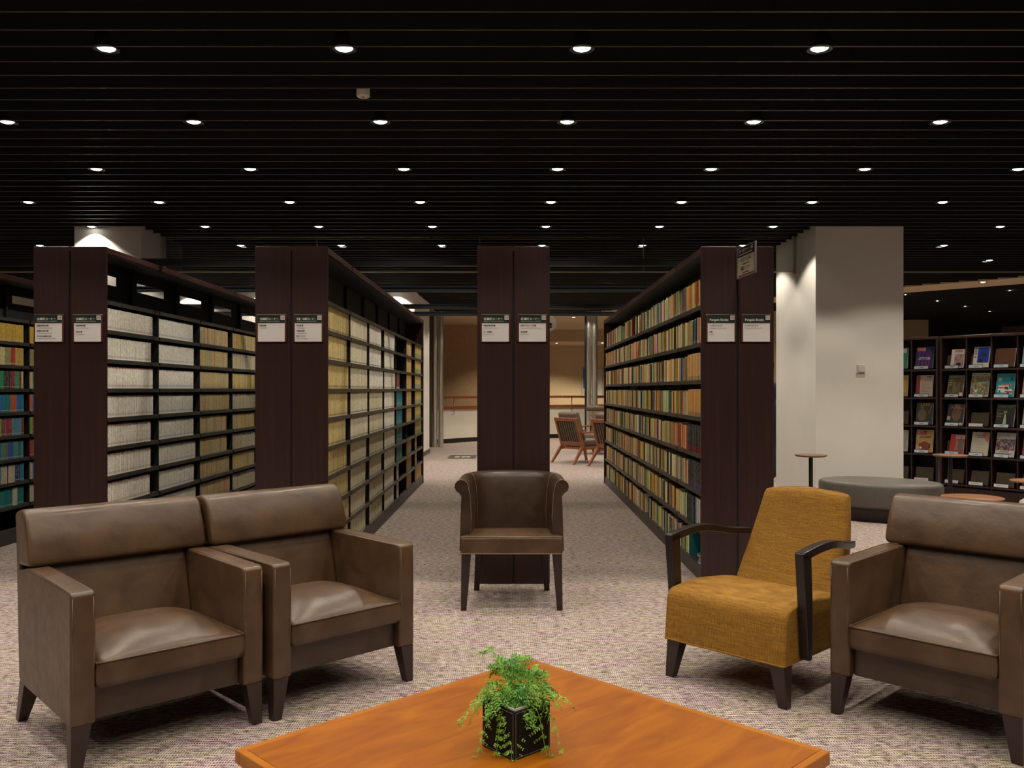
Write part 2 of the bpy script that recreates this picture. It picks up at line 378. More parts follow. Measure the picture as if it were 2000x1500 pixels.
def local(o, bm):
    for v in bm.verts: v.co = v.co-o.location
    return bm
bm = NB(); ribbon(bm, PP, -.13, .04, .82, .90); fixn(bm); obj('cap_rail', local(rail, bm), TEAK, rail)
bm = NB(); ribbon(bm, PP, -.05, .03, 1.09, 1.15); fixn(bm); obj('top_rail', local(rail, bm), TEAK, rail)
for px, py in ((-1.45, 21.48), (1.6, 23.74)):
    bm = NB(); tube(bm, [(px, py, 1.09), (px, py-.01, .72), (px-.06, py-.06, .70), (px-.09, py-.03, .70)], .013); obj('bracket', local(rail, bm), ALU, rail)
# ------------------------------------------------------------------ downlights
def make_lamp():
    t = thing('downlight', 'x', 'ceiling light')
    bm = NB(); lathe(bm, [(.044, .010), (.046, .004), (.062, -.002), (.067, .0), (.067, .006), (.060, .03), (.058, .10), (.0, .10)], 24); obj('trim_ring', bm, TRIM, t, smooth=True)
    bm = NB(); lathe(bm, [(.0, -.006), (.022, -.005), (.036, .0), (.0445, .006)], 20); fixn(bm)
    for f in bm.faces:
        if f.normal.z > 0: f.normal_flip()
    obj('lens', bm, LENS, t)
    return t
ld = bpy.data.lights.new('downlight_bulb', 'SPOT'); ld.energy = LAMP_W; ld.color = LAMP_COL; ld.spot_size = R(116); ld.spot_blend = .28; ld.shadow_soft_size = .04
lamp0 = make_lamp(); lamp_used = False
def blocked(x, y):
    for p in (PIL_R, PIL_L):
        if p[0]-.08 < x < p[1]+.08 and p[2]-.07 < y < p[3]+.08: return True
    return y > 15.8 and x < -1.6
rows_txt = {0: 'nearest', 1: 'second', 2: 'third', 3: 'fourth', 4: 'fifth', 5: 'sixth'}
def put_lamp(x, y, z, label, group, energy=None, data=None):
    global lamp_used
    if not lamp_used: r = lamp0; lamp_used = True
    else:
        r = lamp0.copy(); C.objects.link(r)
        for ch in [c for c in lamp0.children if c.type == 'MESH']:
            c = ch.copy(); C.objects.link(c); c.parent = r
    r.location = (x, y, z); tag(r, label, 'ceiling light', group)
    l = bpy.data.objects.new('bulb', data or ld); C.objects.link(l); l.parent = r; l.location = (0, 0, -.012)
    return r
for j in range(-6, 13):
    Y = 4.55+1.243*j
    ks = []
    for k in range(-8, 9):
        X = .36+1.243*k
        if blocked(X, Y) or X+Y > 21.4: continue
        if j <= -1 and abs(X) > 6: continue
        if X < -7.5 or X > 11 or abs(X) > .62*max(Y, 2)+2.5: continue
        if Y > 12.4 and (X < (-6.2 if j == 9 else -3.6) or X > 7.5): continue
        ks.append(X)
    vis = [X for X in ks if Y > 4 and 2 < 1002+1700*X/Y < 1998]
    for X in ks:
        if X in vis and j in rows_txt:
            i = vis.index(X); n = len(vis)
            lab = 'round white downlight, %s from the left in the %s row of the slatted ceiling' % (ords(i), rows_txt[j])
            g = 'downlights in the slatted ceiling'
        elif X in vis:
            lab = 'small distant downlight, %s from the left in the %s ceiling row, beyond the glass curtain' % (ords(vis.index(X)), ords(j))
            g = 'downlights in the slatted ceiling'
        else:
            lab = 'downlight out of view, %s of the %s row %s' % (ords(ks.index(X)), ords(-j-1) if j < 0 else ords(j), 'behind the nearest visible one' if j < 0 else 'from the front'); g = 'downlights outside the view'
        put_lamp(X, Y, CEIL+(.035 if j > 6 else 0), lab, g)
# lamps in the beige band and the far ceilings
ld2 = bpy.data.lights.new('far_bulb', 'SPOT'); ld2.energy = 300; ld2.color = (1, .86, .62); ld2.spot_size = R(120); ld2.spot_blend = .6; ld2.shadow_soft_size = .05
put_lamp(7.75, 14.35, CEIL-.012, 'single large downlight in the curved beige ceiling band at the right', 'downlights in the beige ceilings', data=ld2)
put_lamp(1.5, 21.5, CEIL-.002, 'downlight in the beige ceiling right behind the brace bars', 'downlights in the beige ceilings', data=ld2)
put_lamp(-.25, 22.5, CEIL-.002, 'added unseen downlight lighting the stair landing, hidden behind the central bookcase', 'downlights in the beige ceilings', data=ld2)  # lamp added out of sight to brighten the landing wall and parapet
put_lamp(1.35, 27.0, 2.748, 'downlight in the low beige soffit above the parapet', 'downlights in the beige ceilings', data=ld2)
put_lamp(2.75, 26.8, 2.748, 'downlight in the low soffit beside the steel column, above the poster', 'downlights in the beige ceilings', data=ld2)
n = 0
for a in range(7):
    for b in range(4):
        p = Mr @ Vector((-5.6+a*1.6, .27+(1+b*8)*.2072+.6*(a % 2), 0))
        u = 1002+1700*p.x/p.y
        if p.x > 11 or u > 1995 or p.y > 26 or p.x < 3: continue
        n += 1
        if p.y > 20.5: continue
        put_lamp(p.x, p.y, CEIL+.035, 'small far downlight, number %s counted along the turned slat ceiling' % ordw(n), 'downlights in the far right slatted ceiling')
# smoke detector
det = thing('smoke_detector', 'short cream cylinder hanging between ceiling slats near the front', 'smoke detector', (-.895, 5.2, CEIL-.03))
bm = NB(); lathe(bm, [(0, 0), (.034, 0), (.0395, .004), (.0395, .12), (0, .12)], 28); obj('housing', bm, WHT, det)
bm = NB(); lathe(bm, [(0, -.003), (.010, -.003), (.014, 0)], 16); obj('sensor', bm, mat('sensor_brown', (.30, .2, .08), .5), det)
bm = NB(); box(bm, .022, .032, -.003, .003, -.001, .001); obj('mark', bm, BLK, det)
# glass smoke curtains
def curtain(x0, x1, label, joints):
    t = thing('glass_smoke_curtain', label, 'smoke curtain', ((x0+x1)/2, 10.2, 2.69), 0, 'glass smoke curtains')
    cx = (x0+x1)/2
    bm = NB(); box(bm, x0-cx, x1-cx, -.004, .004, .015, .41); obj('glass_pane', bm, GLASS, t)
    bm = NB(); box(bm, x0-cx, x1-cx, -.008, .008, 0, .015); obj('bottom_rail', bm, mat('rail_metal', (.55, .55, .5), .3, .9), t)
    for j in joints:
        bm = NB(); box(bm, j-cx-.006, j-cx+.006, -.007, .007, .016, .41); obj('joint_strip', bm, mat('joint', (.10, .12, .10), .3), t)
curtain(-4.10, 3.31, 'long frameless glass smoke curtain hanging above the aisles between the pillars', [-2.3, -.39, 1.53])
curtain(4.27, 12.9, 'glass smoke curtain right of the pale right pillar', [7.2])
curtain(-8.9, -4.84, 'glass smoke curtain left of the pale left pillar', [-6.8])
for x, lab in ((3.30, 'pale metal channel on the side of the right pillar'), (-4.09, 'pale metal channel on the side of the left pillar')):
    bm = NB(); box(bm, x-.012, x+.012, 10.17, 10.23, 2.68, CEIL+.05); tag(obj('curtain_channel', bm, ALU), lab, 'channel', 'glass curtain wall channels')
# ------------------------------------------------------------------ books
def book_geo(P, face_x, sg, yc, z, t, h, d, bk, lean=0):
    """appends one book to P (verts, faces, cols, uvs). spine at face_x looking along sg*X"""
    V, F, K, U = P; b0 = len(V)
    ca, sa = math.cos(lean), math.sin(lean)
    def pt(w, u, v):      # w inward, u along shelf, v up
        if lean >= 0: uu = u-t/2; y2 = uu*ca+v*sa+t/2; z2 = -uu*sa+v*ca
        else: uu = u+t/2; y2 = uu*ca+v*sa-t/2; z2 = -uu*sa+v*ca
        return (face_x-sg*w, yc+y2, z+z2)
    hb, ht = bk['hb'], h-bk['ht']; seed = random.random()*90
    body, bot, top, page = bk['c'], bk['cb'], bk['ct'], bk.get('pg', (.50, .44, .33))
    lv = [0, bk['l0'], hb, ht, h]; cols = [bot if bk['l0'] == 0 else body, bot, body, top]
    if bk['l0'] == 0: lv[1] = .0001
    a, hh = t/2, h
    ch = min(.0032, t*.2)
    for v in lv: V.append(pt(0, -a+ch, v)); V.append(pt(0, a-ch, v))
    for i in range(4):
        q = (b0+2*i, b0+2*i+1, b0+2*i+3, b0+2*i+2); F.append(q if sg > 0 else q[::-1]); K.append([cols[i]]*4)
        if i == 2:
            uv = [(0, seed+lv[2]), (1, seed+lv[2]), (1, seed+lv[3]), (0, seed+lv[3])]
        else: uv = [(9, 0)]*4
        U.append(uv if sg > 0 else uv[::-1])
    b1 = len(V); e = min(.0012, t*.2)
    for w, u, v in ((d, -a, 0), (d, a, 0), (d, -a, h), (d, a, h), (e, -a+e, h), (e, a-e, h), (d, -a+e, h), (d, a-e, h),
                    (e, -a+e, h-.003), (e, a-e, h-.003), (d-.002, -a+e, h-.003), (d-.002, a-e, h-.003), (d-.002, -a+e, 0.0), (d-.002, a-e, 0.0),
                    (ch*1.2, -a, 0), (ch*1.2, a, 0), (ch*1.2, -a, h), (ch*1.2, a, h)):
        V.append(pt(w, u, v))
    L0, R0, LT, RT = b0, b0+1, b0+8, b0+9
    A0, B0, A1, B1 = b1+14, b1+15, b1+16, b1+17
    fs = [((A0, A1, b1+2, b1+0), body), ((B0, b1+1, b1+3, B1), body), ((L0, A0, b1+0, b1+1, B0, R0), body),
          ((A0, L0, LT, A1), body), ((R0, B0, B1, RT), body),
          ((LT, RT, b1+5, b1+4), top), ((LT, b1+4, b1+6, b1+2, A1), top), ((RT, B1, b1+3, b1+7, b1+5), top),
          ((b1+8, b1+9, b1+11, b1+10), page), ((b1+10, b1+11, b1+13, b1+12), page),
          ((b1+4, b1+5, b1+9, b1+8), page)]
    for f, c in fs:
        F.append(f if sg > 0 else f[::-1]); K.append([c]*len(f)); U.append([(9, 0)]*len(f))
def mesh_from(name, P):
    V, F, K, U = P; me = bpy.data.meshes.new(name); me.from_pydata(V, [], F)
    ca = me.color_attributes.new('col', 'FLOAT_COLOR', 'CORNER'); uv = me.uv_layers.new(name='UVMap')
    fl = []; ul = []
    for k, u in zip(K, U):
        for c in k: fl += [c[0], c[1], c[2], 1]
        for q in u: ul += [q[0], q[1]]
    ca.data.foreach_set('color', fl); uv.data.foreach_set('uv', ul)
    me.materials.append(BOOK); return me
def jit(c, s=.06):
    k = 1+random.uniform(-s, s)*2; return tuple(max(.002, min(.92, x*k*(1+random.uniform(-s, s)))) for x in c)
W1 = (.70, .665, .58); YC = (.50, .39, .18); YC2 = (.44, .36, .20); CRM = (.50, .45, .31)
def st_plain(c, ct=None, cb=None, l0=0, hb=.012, ht=.003, s=.03):
    c2 = jit(tuple(min(.86, q*(1.2 if max(c) > .3 else 1)) for q in c), s); return dict(c=c2, ct=ct or c2, cb=cb or c2, l0=l0, hb=hb, ht=ht)
PEN = [('orange', (.55, .20, .035)), ('orange', (.64, .30, .06)), ('cream', (.64, .54, .30)), ('cream', (.60, .53, .28)), ('cream', (.68, .62, .42)), ('green', (.12, .22, .09)),
       ('green', (.28, .42, .20)), ('teal', (.03, .14, .17)), ('black', (.012, .012, .012)), ('black', (.02, .02, .018)), ('pink', (.60, .30, .22)), ('yellow', (.58, .46, .09)), ('red', (.36, .05, .03)), ('blue', (.04, .12, .28)), ('cream', (.52, .42, .22)), ('yellow', (.56, .42, .12))]
books = {}     # case -> list of dict
def shelf_fill(case, face_x, sg, y0, y1, z, fn, tr, hr, dep, fill=1.0, row=0, sec=0, jx=.004, lean_last=0, where=''):
    y = y0+.004; end = y0+(y1-y0)*fill; L = books.setdefault(case, []); mine = []
    while True:
        t = random.uniform(*tr)
        if y+t > end: break
        nm, bk = fn(); h = random.uniform(*hr) if 'h' not in bk else bk['h']
        bkk = dict(fx=face_x-sg*random.uniform(0, jx), sg=sg, y=y+t/2, z=z, t=t-.0006, h=h, d=dep, bk=bk, nm=nm, row=row, sec=sec, lean=0, where=where)
        mine.append(bkk); y += t+.0003
    if lean_last and len(mine) > 6:
        n = lean_last; 
        off = 0
        for q in mine[-n:]:
            q['lean'] = R(5.0); off += .0008; q['y'] += off
    L += mine
CASE = {0: 'leftmost bookcase', 1: 'bookcase behind leftmost armchair', 2: 'left aisle bookcase', 3: 'central bookcase', 4: 'right bookcase'}
def shows(c, b):
    """rough area in pixels and whether the photograph can see the spine"""
    u = 1002+1700*b['fx']/b['y']; v = 760-(b['z']+b['h']*.6-1.325)*1700/b['y']
    ar = b['t']*abs(b['fx'])/b['y']**2*b['h']/b['y']*1700*1700
    if c == 3: return -2
    lo, hi = {0: (0, 64), 1: (210, 497), 2: (642, 828), 4: (1178, 1367)}[c]
    ok = lo < u < hi and v < 1490
    if u < 372 and v > 985-(u-25)*.06: ok = False
    if 372 <= u < 640 and v > 968-(u-372)*.08: ok = False
    if 640 <= u < 700 and v > 960+(u-640)*1.6: ok = False
    if c == 4 and u > 1325 and v > 1040: ok = False
    return ar if ok else -1
def emit(cases, name, stuffname, stufflabel):
    L = []
    for c in cases:
        rows = {}
        for b in books[c]: rows.setdefault(b['row'], []).append(b)
        for r_, q in rows.items():
            q.sort(key=lambda b: b['y'])
            for i, b in enumerate(q): b['idx'] = i+1
        L += [(shows(c, b), c, b) for b in books[c]]
    L.sort(key=lambda a: -a[0])
    for ar, c, b in L[:300]:
        P = ([], [], [], [])
        book_geo(P, 0, b['sg'], 0, 0, b['t'], b['h'], b['d'], b['bk'], b['lean'])
        o = bpy.data.objects.new(name, mesh_from(name, P)); C.objects.link(o); o.location = (b['fx'], b['y'], b['z'])
        tag(o, '%s, %s from near end, %s shelf down, %s' % (b['nm'], ordw(b['idx']), ords(b['row']), CASE[c]), name, '%ss on the %s shelf down of the %s' % (name, ords(b['row']), CASE[c]))
    P = ([], [], [], [])
    for ar, c, b in L[300:]: book_geo(P, b['fx'], b['sg'], b['y'], b['z'], b['t'], b['h'], b['d'], b['bk'], b['lean'])
    o = bpy.data.objects.new(stuffname, mesh_from(stuffname, P)); C.objects.link(o)
    tag(o, stufflabel, stuffname, None, 'stuff')
# ------------------------------------------------------------------ bookcases
Y0 = 5.92; SEC = .9; NS = 7; Y1 = Y0+.02+SEC*NS+.02; HB = 2.295
def bookcase(name_label, xc, rows, sides, open_top):
    t = thing('bookcase', name_label, 'bookcase', (xc, Y0, 0), 0, 'double sided library bookcases')
    L = Y1-Y0
    for yy, nm in ((0, 'end_panel'), (L-.02, 'end_panel')):
        bm = NB()
        if yy == 0:
            box(bm, -.247, -.006, 0, .022, 0, HB, r=.002, seg=1); box(bm, .006, .247, 0, .022, 0, HB, r=.002, seg=1)
            box(bm, -.007, .007, .008, .02, 0, HB-.002, mi=1); box(bm, -.008, .008, .0, .02, HB-.03, HB-.001)
        else: box(bm, -.247, .247, yy, yy+.02, 0, HB, r=.002, seg=1)
        obj(nm, bm, [DW, BLK], t)
    for i in range(NS):
        bm = NB(); box(bm, -.244, .244, .022+SEC*i+.003, .022+SEC*(i+1)-.003, HB-.042, HB-.002, r=.002, seg=1); obj('top_panel', bm, DW2, t)
    bm = NB(); box(bm, -.238, .238, .022, L-.02, HB-.050, HB-.0425); obj('soffit', bm, INN, t)  # black sheet added under the top; shade on its underside put into colour
    bm = NB(); box(bm, -.236, .236, .022, L-.02, .0, rows[0]-.02, r=.0); obj('plinth', bm, SHM, t)
    bm = NB(); ztop = 2.10 if open_top else HB-.045
    box(bm, -.006, .006, .022, L-.022, rows[0]-.02, ztop); obj('back_panel', bm, INN, t)
    if open_top:
        bm = NB(); box(bm, -.006, .006, .022, L-.022, 2.172, HB-.045); obj('back_rail', bm, INN, t)
        for i in range(NS):
            bm = NB(); ya = .022+SEC*i; box(bm, -.006, .006, ya-.22, ya+.12, 2.10, 2.172) if i else box(bm, -.006, .006, ya, ya+.05, 2.10, 2.172); obj('back_strip', bm, INN, t)
    for i in range(1, NS):
        bm = NB(); box(bm, -.03, .03, .022+SEC*i-.01, .022+SEC*i+.01, rows[0]-.02, HB-.045)
        obj('upright', bm, INN, t)
        if 1 in sides:
            bm = NB(); box(bm, .031, .229, .022+SEC*i-.002, .022+SEC*i+.002, rows[0]-.02, rows[-1]-.02); obj('divider', bm, INN, t)
    for s in (-1, 1):
        for ri, z in enumerate(rows):
            if s in sides:
                for i in range(NS):
                    bm = NB(); a, b = (s*.008, s*.236) if s > 0 else (s*.236, s*.008)
                    ya, yb = .022+SEC*i+(.011 if i else 0), .022+SEC*(i+1)-(.011 if i < NS-1 else 0)
                    box(bm, a, b, ya, yb, z-.018, z, mi=0)
                    e = s*.2365; box(bm, min(e, e-s*.010), max(e, e-s*.010), ya, yb, z-.028, z+.0005, mi=0)
                    obj('shelf', bm, SHM, t)
            else:
                bm = NB(); a, b = (s*.03, s*.236) if s > 0 else (s*.236, s*.03)
                box(bm, a, b, .022, L-.022, z-.018, z); obj('shelf', bm, SHM, t)
    return t
RA = [.12+.2015*i for i in range(10)]
RC = [.10+.2575*i for i in range(8)]
bookcase('dark double-sided bookcase at the left edge, mostly hidden behind its neighbour', -4.53, RA, (1,), True)
bookcase('dark wooden bookcase with end signs 28 and 27, full of white paperbacks', -3.014, RA, (1,), True)
bookcase('dark wooden bookcase with end signs 26 and 25 beside the left aisle', -1.507, RA, (1,), False)
bookcase('dark wooden bookcase with end signs 24 and 23 behind the tub chair', .003, RC, (), False)
bookcase('dark wooden bookcase with end signs 22 and 21 and a projecting sign', 1.527, RC, (-1,), False)
# brace bars over the bookcases
for i, yy in enumerate((6.86, 8.70, 10.52, 11.55)):
    bm = NB(); box(bm, -4.77, 1.77, yy-.02, yy+.02, HB, HB+.052, r=.003, seg=1); box(bm, -4.77, 1.77, yy-.03, yy+.03, HB+.045, HB+.055)
    tag(obj('brace_bar', bm, BAR), 'dark steel brace bar across the bookcase tops, %s from the front' % ords(i), 'brace bar', 'brace bars over the bookcases')
# fill: case 1 (white), case 2 (cream), case 4 (mixed), case 0 (coloured)
def secY(i): return Y0+.022+SEC*i+(.011 if i else .004), Y0+.022+SEC*(i+1)-.011
fx0, fx1, fx2, fx4 = -4.53+.225, -3.014+.225, -1.507+.225, 1.527-.225
RED = (.30, .02, .03); BLU = (.03, .08, .30)
WH = ['in its nearest bay', 'in its second bay', 'in its third bay', 'in its fourth bay', 'in its fifth bay', 'in its sixth bay', 'in its farthest bay']
ends = []
for r in range(9):
    z = RA[r]; row = 8-r
    for s in range(6):
        y0, y1 = secY(s); fill = random.uniform(.84, .95)
        if s == 0:
            top = RED if row >= 2 else None
            def fn(): return 'white paperback', st_plain(W1, top, (.50, .38, .36), .012, .028, .009 if top else .002, .015)
        elif s == 1:
            def fn(): return 'blue-topped white paperback', st_plain((.64, .61, .53), BLU, (.36, .40, .46), .014, .03, .006, .015)
        elif s == 2:
            def fn():
                if random.random() < .06: return 'pink paperback', st_plain((.45, .16, .13), None, (.1, .2, .3), .003, .012)
                return 'yellowed paperback', st_plain(random.choice([YC2, (.42, .34, .19), (.47, .36, .15)]), None, (.05, .16, .25), .001, .008, .002, .08)
        elif s == 3 and row % 2 == 1 or s > 3:
            def fn():
                q = random.random()
                if q < .4: return 'cream paperback', st_plain((.50, .46, .34), BLU, None, 0, .01, .028, .06)
                return 'cream paperback', st_plain(random.choice([(.50, .46, .34), YC, (.46, .40, .26)]), None, None, 0, .01, .002, .08)
        else:
            def fn(): return 'yellow and cream paperback', st_plain(random.choice([YC, (.50, .45, .30), (.5, .34, .08)]), None, None, 0, .01, .002, .08)
        shelf_fill(1, fx1, 1, y0, y1, z, fn, (.013, .023), (.149, .152), .105, fill, row, s, .002, 0, WH[s])
        if s < 4 and row < 8: ends.append((fx1, 1, y0+(y1-y0)*fill+.008, z, 'bookcase behind leftmost armchair', row, s))
for r in range(9):
    z = RA[r]; row = 8-r
    for s in range(7):
        y0, y1 = secY(s); fill = random.uniform(.80, .97); ll = 0
        tick = lambda c, n: (lambda: (n, st_plain(c, None, (.06, .07, .07), .008, .021, .002, .045)))
        tr, hr = (.013, .024), (.171, .174)
        if s == 0: fn = tick((.52, .41, .18), 'yellowed paperback'); 
        elif s == 1: fn = tick((.58, .53, .39), 'cream paperback'); 
        elif s in (2, 3): fn = tick((.66, .64, .56) if s == 3 or row < 3 else (.54, .50, .35), 'white paperback')
        elif s == 4:
            if row in (0, 1): continue
            if row == 2:
                fill = .35
                def fn(): return 'dark red paperback', st_plain((.20, .035, .035), None, (.5, .5, .5), .0, .02)
            elif row < 7:
                fill = .62
                def fn(): return 'teal paperback', st_plain((.02, .19, .24), None, (.2, .3, .3), .02, .05)
            else:
                fill = .25
                def fn(): return 'white paperback', st_plain((.5, .48, .4))
        elif s == 5:
            if row in (5,): continue
            fill = .62
            if row < 5:
                def fn(): return 'tan and yellow paperback', st_plain(random.choice([(.48, .33, .14), (.52, .40, .2), (.5, .3, .1)]), s=.06)
            else:
                def fn(): return 'orange and green paperback', st_plain((.42, .23, .08), None, (.035, .17, .11), 0, .07)
        else:
            if row in (6, 7): fill = .3
            if row == 8:
                def fn(): return 'yellow paperback', st_plain(random.choice([(.5, .36, .08), (.48, .30, .12)]))
            else:
                blue = row in (2, 3)
                def fn(): return 'orange and green paperback', st_plain((.50, .38, .13), None, (.02, .24, .16) if not blue or random.random() < .5 else (.02, .2, .3), 0, .062)
        if s in (1, 2, 3) and random.random() < .3 and fill < .93: ll = 5
        shelf_fill(2, fx2, 1, y0, y1, z, fn, tr, hr, .108, fill, row, s, .003, ll, WH[s])
        if s < 4 and fill < .93: ends.append((fx2, 1, y0+(y1-y0)*fill+.03, z, 'left aisle bookcase', row, s))
def pen():
    n, c = random.choice(PEN); q = random.random()
    ct = None
    lab = (.42, .42, .36) if q < .75 else None
    return n+' spined paperback', st_plain(c, ct, lab, .010, .028, .002, .16)
def blk(band, n): return lambda: ('black spined novel with %s foot' % n, st_plain((.016, .018, .018), None, jit(band, .1), 0, .045, .002, .3))
for r in range(8):
    z = RC[r]; row = 7-r
    for s in range(7):
        y0, y1 = secY(s); fn = pen; fill = .98; ya = y0
        if s == 0:
            if row == 2 or row == 3:
                shelf_fill(4, fx4, -1, y0+.13 if row == 2 else y0+.07, y0+.55, z, lambda: ('orange spined paperback', st_plain((.56, .29, .055) if random.random() < .8 else (.5, .4, .3), (.5, .5, .42), (.05, .12, .14), 0, .03)), (.011, .017), (.19, .194), .12, 1, row, s, .004, 0, WH[s]); ya = y0+.56; 
            elif row in (4, 5, 6):
                band, bn = [((.30, .02, .04), 'red'), ((.16, .09, .22), 'purple'), ((.02, .14, .06), 'green')][row-4]
                if row == 6:
                    shelf_fill(4, fx4, -1, y0+.006, y0+.30, z, lambda: ('white spined novel', st_plain(random.choice([(.5, .5, .44), (.45, .42, .33), (.06, .10, .3)]), (.6, .58, .5), None, .005, .02)), (.013, .02), (.196, .2), .125, 1, row, s, .003, 0, WH[s]); a1 = y0+.305
                else: a1 = y0+.07
                shelf_fill(4, fx4, -1, a1, y0+.55, z, lambda: blk(band, bn)() if random.random() < .85 else ('teal spined novel', st_plain((.02, .13, .16))), (.011, .017), (.195, .199), .125, 1, row, s, .003, 0, WH[s]); ya = y0+.56
            elif row == 7: ya = y0+.52
        if row == 0 and s in (3, 4): fill = .75
        if row == 7 and s in (2, 5): fill = .8
        if row == 1 and s == 2: fill = .86
        shelf_fill(4, fx4, -1, ya, y1, z, fn, (.011, .024), (.171, .187) if row != 0 else (.178, .20), .115, fill, row, s, .016, 0, WH[s])
for r in range(1, 9):
    z = RA[r]; row = 8-r
    for s in (1, 2, 3):
        y0, y1 = secY(s)
        pal = {0: [('yellow', (.52, .34, .05)), ('yellow', (.48, .32, .06))], 1: [('yellow', (.48, .33, .08)), ('olive', (.30, .30, .12)), ('cream', (.5, .42, .22)), ('red', (.4, .05, .04))],
               2: [('green', (.05, .30, .13)), ('dark red', (.25, .02, .04)), ('red', (.5, .07, .05)), ('black', (.03, .03, .04)), ('cream', (.5, .4, .2))], 3: [('teal', (.02, .25, .22)), ('red', (.5, .12, .05)), ('cream', (.45, .36, .2)), ('blue', (.03, .15, .4))],
               4: [('cream', (.5, .45, .34)), ('dark red', (.3, .04, .06)), ('green', (.2, .35, .08)), ('blue', (.1, .25, .35))], 5: [('cream', (.5, .47, .36)), ('blue', (.03, .10, .35)), ('red', (.4, .05, .05)), ('green', (.1, .3, .2))],
               6: [('blue', (.03, .22, .38)), ('teal', (.02, .2, .22)), ('cream', (.5, .42, .3)), ('navy', (.02, .05, .15))], 7: [('teal', (.01, .20, .19)), ('teal', (.02, .23, .22)), ('cream', (.5, .45, .35))], 8: [('blue', (.04, .09, .25))]}[row]
        state = [random.choice(pal), 4]
        def fn():
            state[1] -= 1
            if state[1] <= 0: state[0] = random.choice(pal); state[1] = random.randint(1, 5)
            n, c = state[0]; return n+' paperback', st_plain(c, None, (.45, .45, .4), .012, .020, .002, .06)
        shelf_fill(0, fx0, 1, y0, y1, z, fn, (.012, .021), (.149, .153), .105, .93, row, s, .002, 0, WH[s])
for r in range(8):
    for s in range(7):
        y0, y1 = secY(s)
        for sg in (-1, 1): shelf_fill(3, .003+sg*.225, sg, y0, y1, RC[r], pen, (.014, .026), (.171, .187), .115, .96, 7-r, s, .012, 0, WH[s])
emit((0, 1, 2), 'paperback', 'paperbacks', 'remaining rows of uniform paperback spines filling the three left bookcases')
emit((4, 3), 'book', 'books', 'remaining rows of mixed coloured book spines along the right and central bookcases')
def bookend_mesh(sg, w=.11, h=.13, round_=False):
    bm = NB(); n = 8
    pts = [(0, 0), (0, h-w*.35)]+[(w*.35-w*.35*math.cos(a), h-w*.35+w*.35*math.sin(a)) for a in [R(90)*i/n for i in range(1, n+1)]]+[(w, h), (w, 0)]
    a = [bm.verts.new((-sg*x, 0, z)) for x, z in pts]; b = [bm.verts.new((-sg*x, .002, z)) for x, z in pts]
    m = len(pts); bm.faces.new(a); bm.faces.new(b[::-1])
    for i in range(m): bm.faces.new((a[i], a[(i+1) % m], b[(i+1) % m], b[i]))
    box(bm, min(-sg*w, 0), max(-sg*w, 0), .0, .05, 0, .001)
    fixn(bm); me = bpy.data.meshes.new('bookend'); bm.to_mesh(me); bm.free(); return me
be1 = bookend_mesh(1); be1.materials.append(BLK)
for fx, sg, yy, z, nm, row, s in ends:
    o = bpy.data.objects.new('bookend', be1); C.objects.link(o); o.location = (fx-.012, yy, z)
    tag(o, 'black bookend on the %s shelf down, %s, %s' % (ords(row), WH[s].replace('its ', 'the '), nm), 'bookend', 'black bookends on the left shelves')
be2 = bookend_mesh(-1, .15, .185); be2.materials.append(TEALM)
for row, dy in ((2, .06), (3, .025), (4, .03), (5, .03), (7, .50), (7, .46)):
    o = bpy.data.objects.new('bookend', be2); C.objects.link(o); o.location = (fx4+.004, Y0+.026+dy-(.03 if row < 6 else 0)+.01, RC[7-row]+.0005)
    tag(o, 'rounded teal bookend, %s shelf down, right bookcase%s' % (ords(row), '' if row < 7 else (', nearer of two' if dy < .48 else ', farther of two')), 'bookend', 'teal bookends')
# a face-out paperback standing in the bottom shelf, and books lying at its near end
fo = thing('book', 'paperback with dark teal picture cover facing out on the bottom shelf', 'book', (fx4-.006, 7.02, RC[0]))
fo.rotation_euler = (0, 0, 0)
bm = NB(); box(bm, -.014, 0, 0, .12, 0, .185, r=.001, seg=1); obj('pages', bm, mat('page_cream', (.5, .44, .33), .7), fo)
bm = NB(); box(bm, -.0155, -.0145, -.001, .121, -.0, .187); obj('cover', bm, noise_mat('teal_picture', (.01, .01, .012), (.03, .19, .21), .4, (1, 1, 3), 14, 6, ramp=(.5, .6)), fo)
for i, (x, yy, z, rz, c, n) in enumerate(((.005, 6.05, 0, 8, (.05, .2, .5), 'blue and white book lying flat at the foot of the right bookcase'), (.03, 6.22, 0, -6, (.6, .58, .5), 'white book lying flat under the teal one'), (.03, 6.22, .021, 3, (.03, .16, .18), 'teal book lying on top of the white one'))):
    b = thing('book', n, 'book', (fx4+x+.06, yy, RC[0]+z), R(rz), 'books lying on the bottom shelf')
    bm = NB(); box(bm, -.054, .054, -.083, .083, .0018, .0182); obj('pages', bm, MATS['page_cream'], b)
    bm = NB(); box(bm, -.057, .057, -.086, .086, 0, .0016); box(bm, -.057, .057, -.086, .086, .0184, .020); box(bm, .055, .057, -.086, .086, 0, .02); obj('cover', bm, mat('lying_cover_%s' % 'abc'[i], c, .4), b)
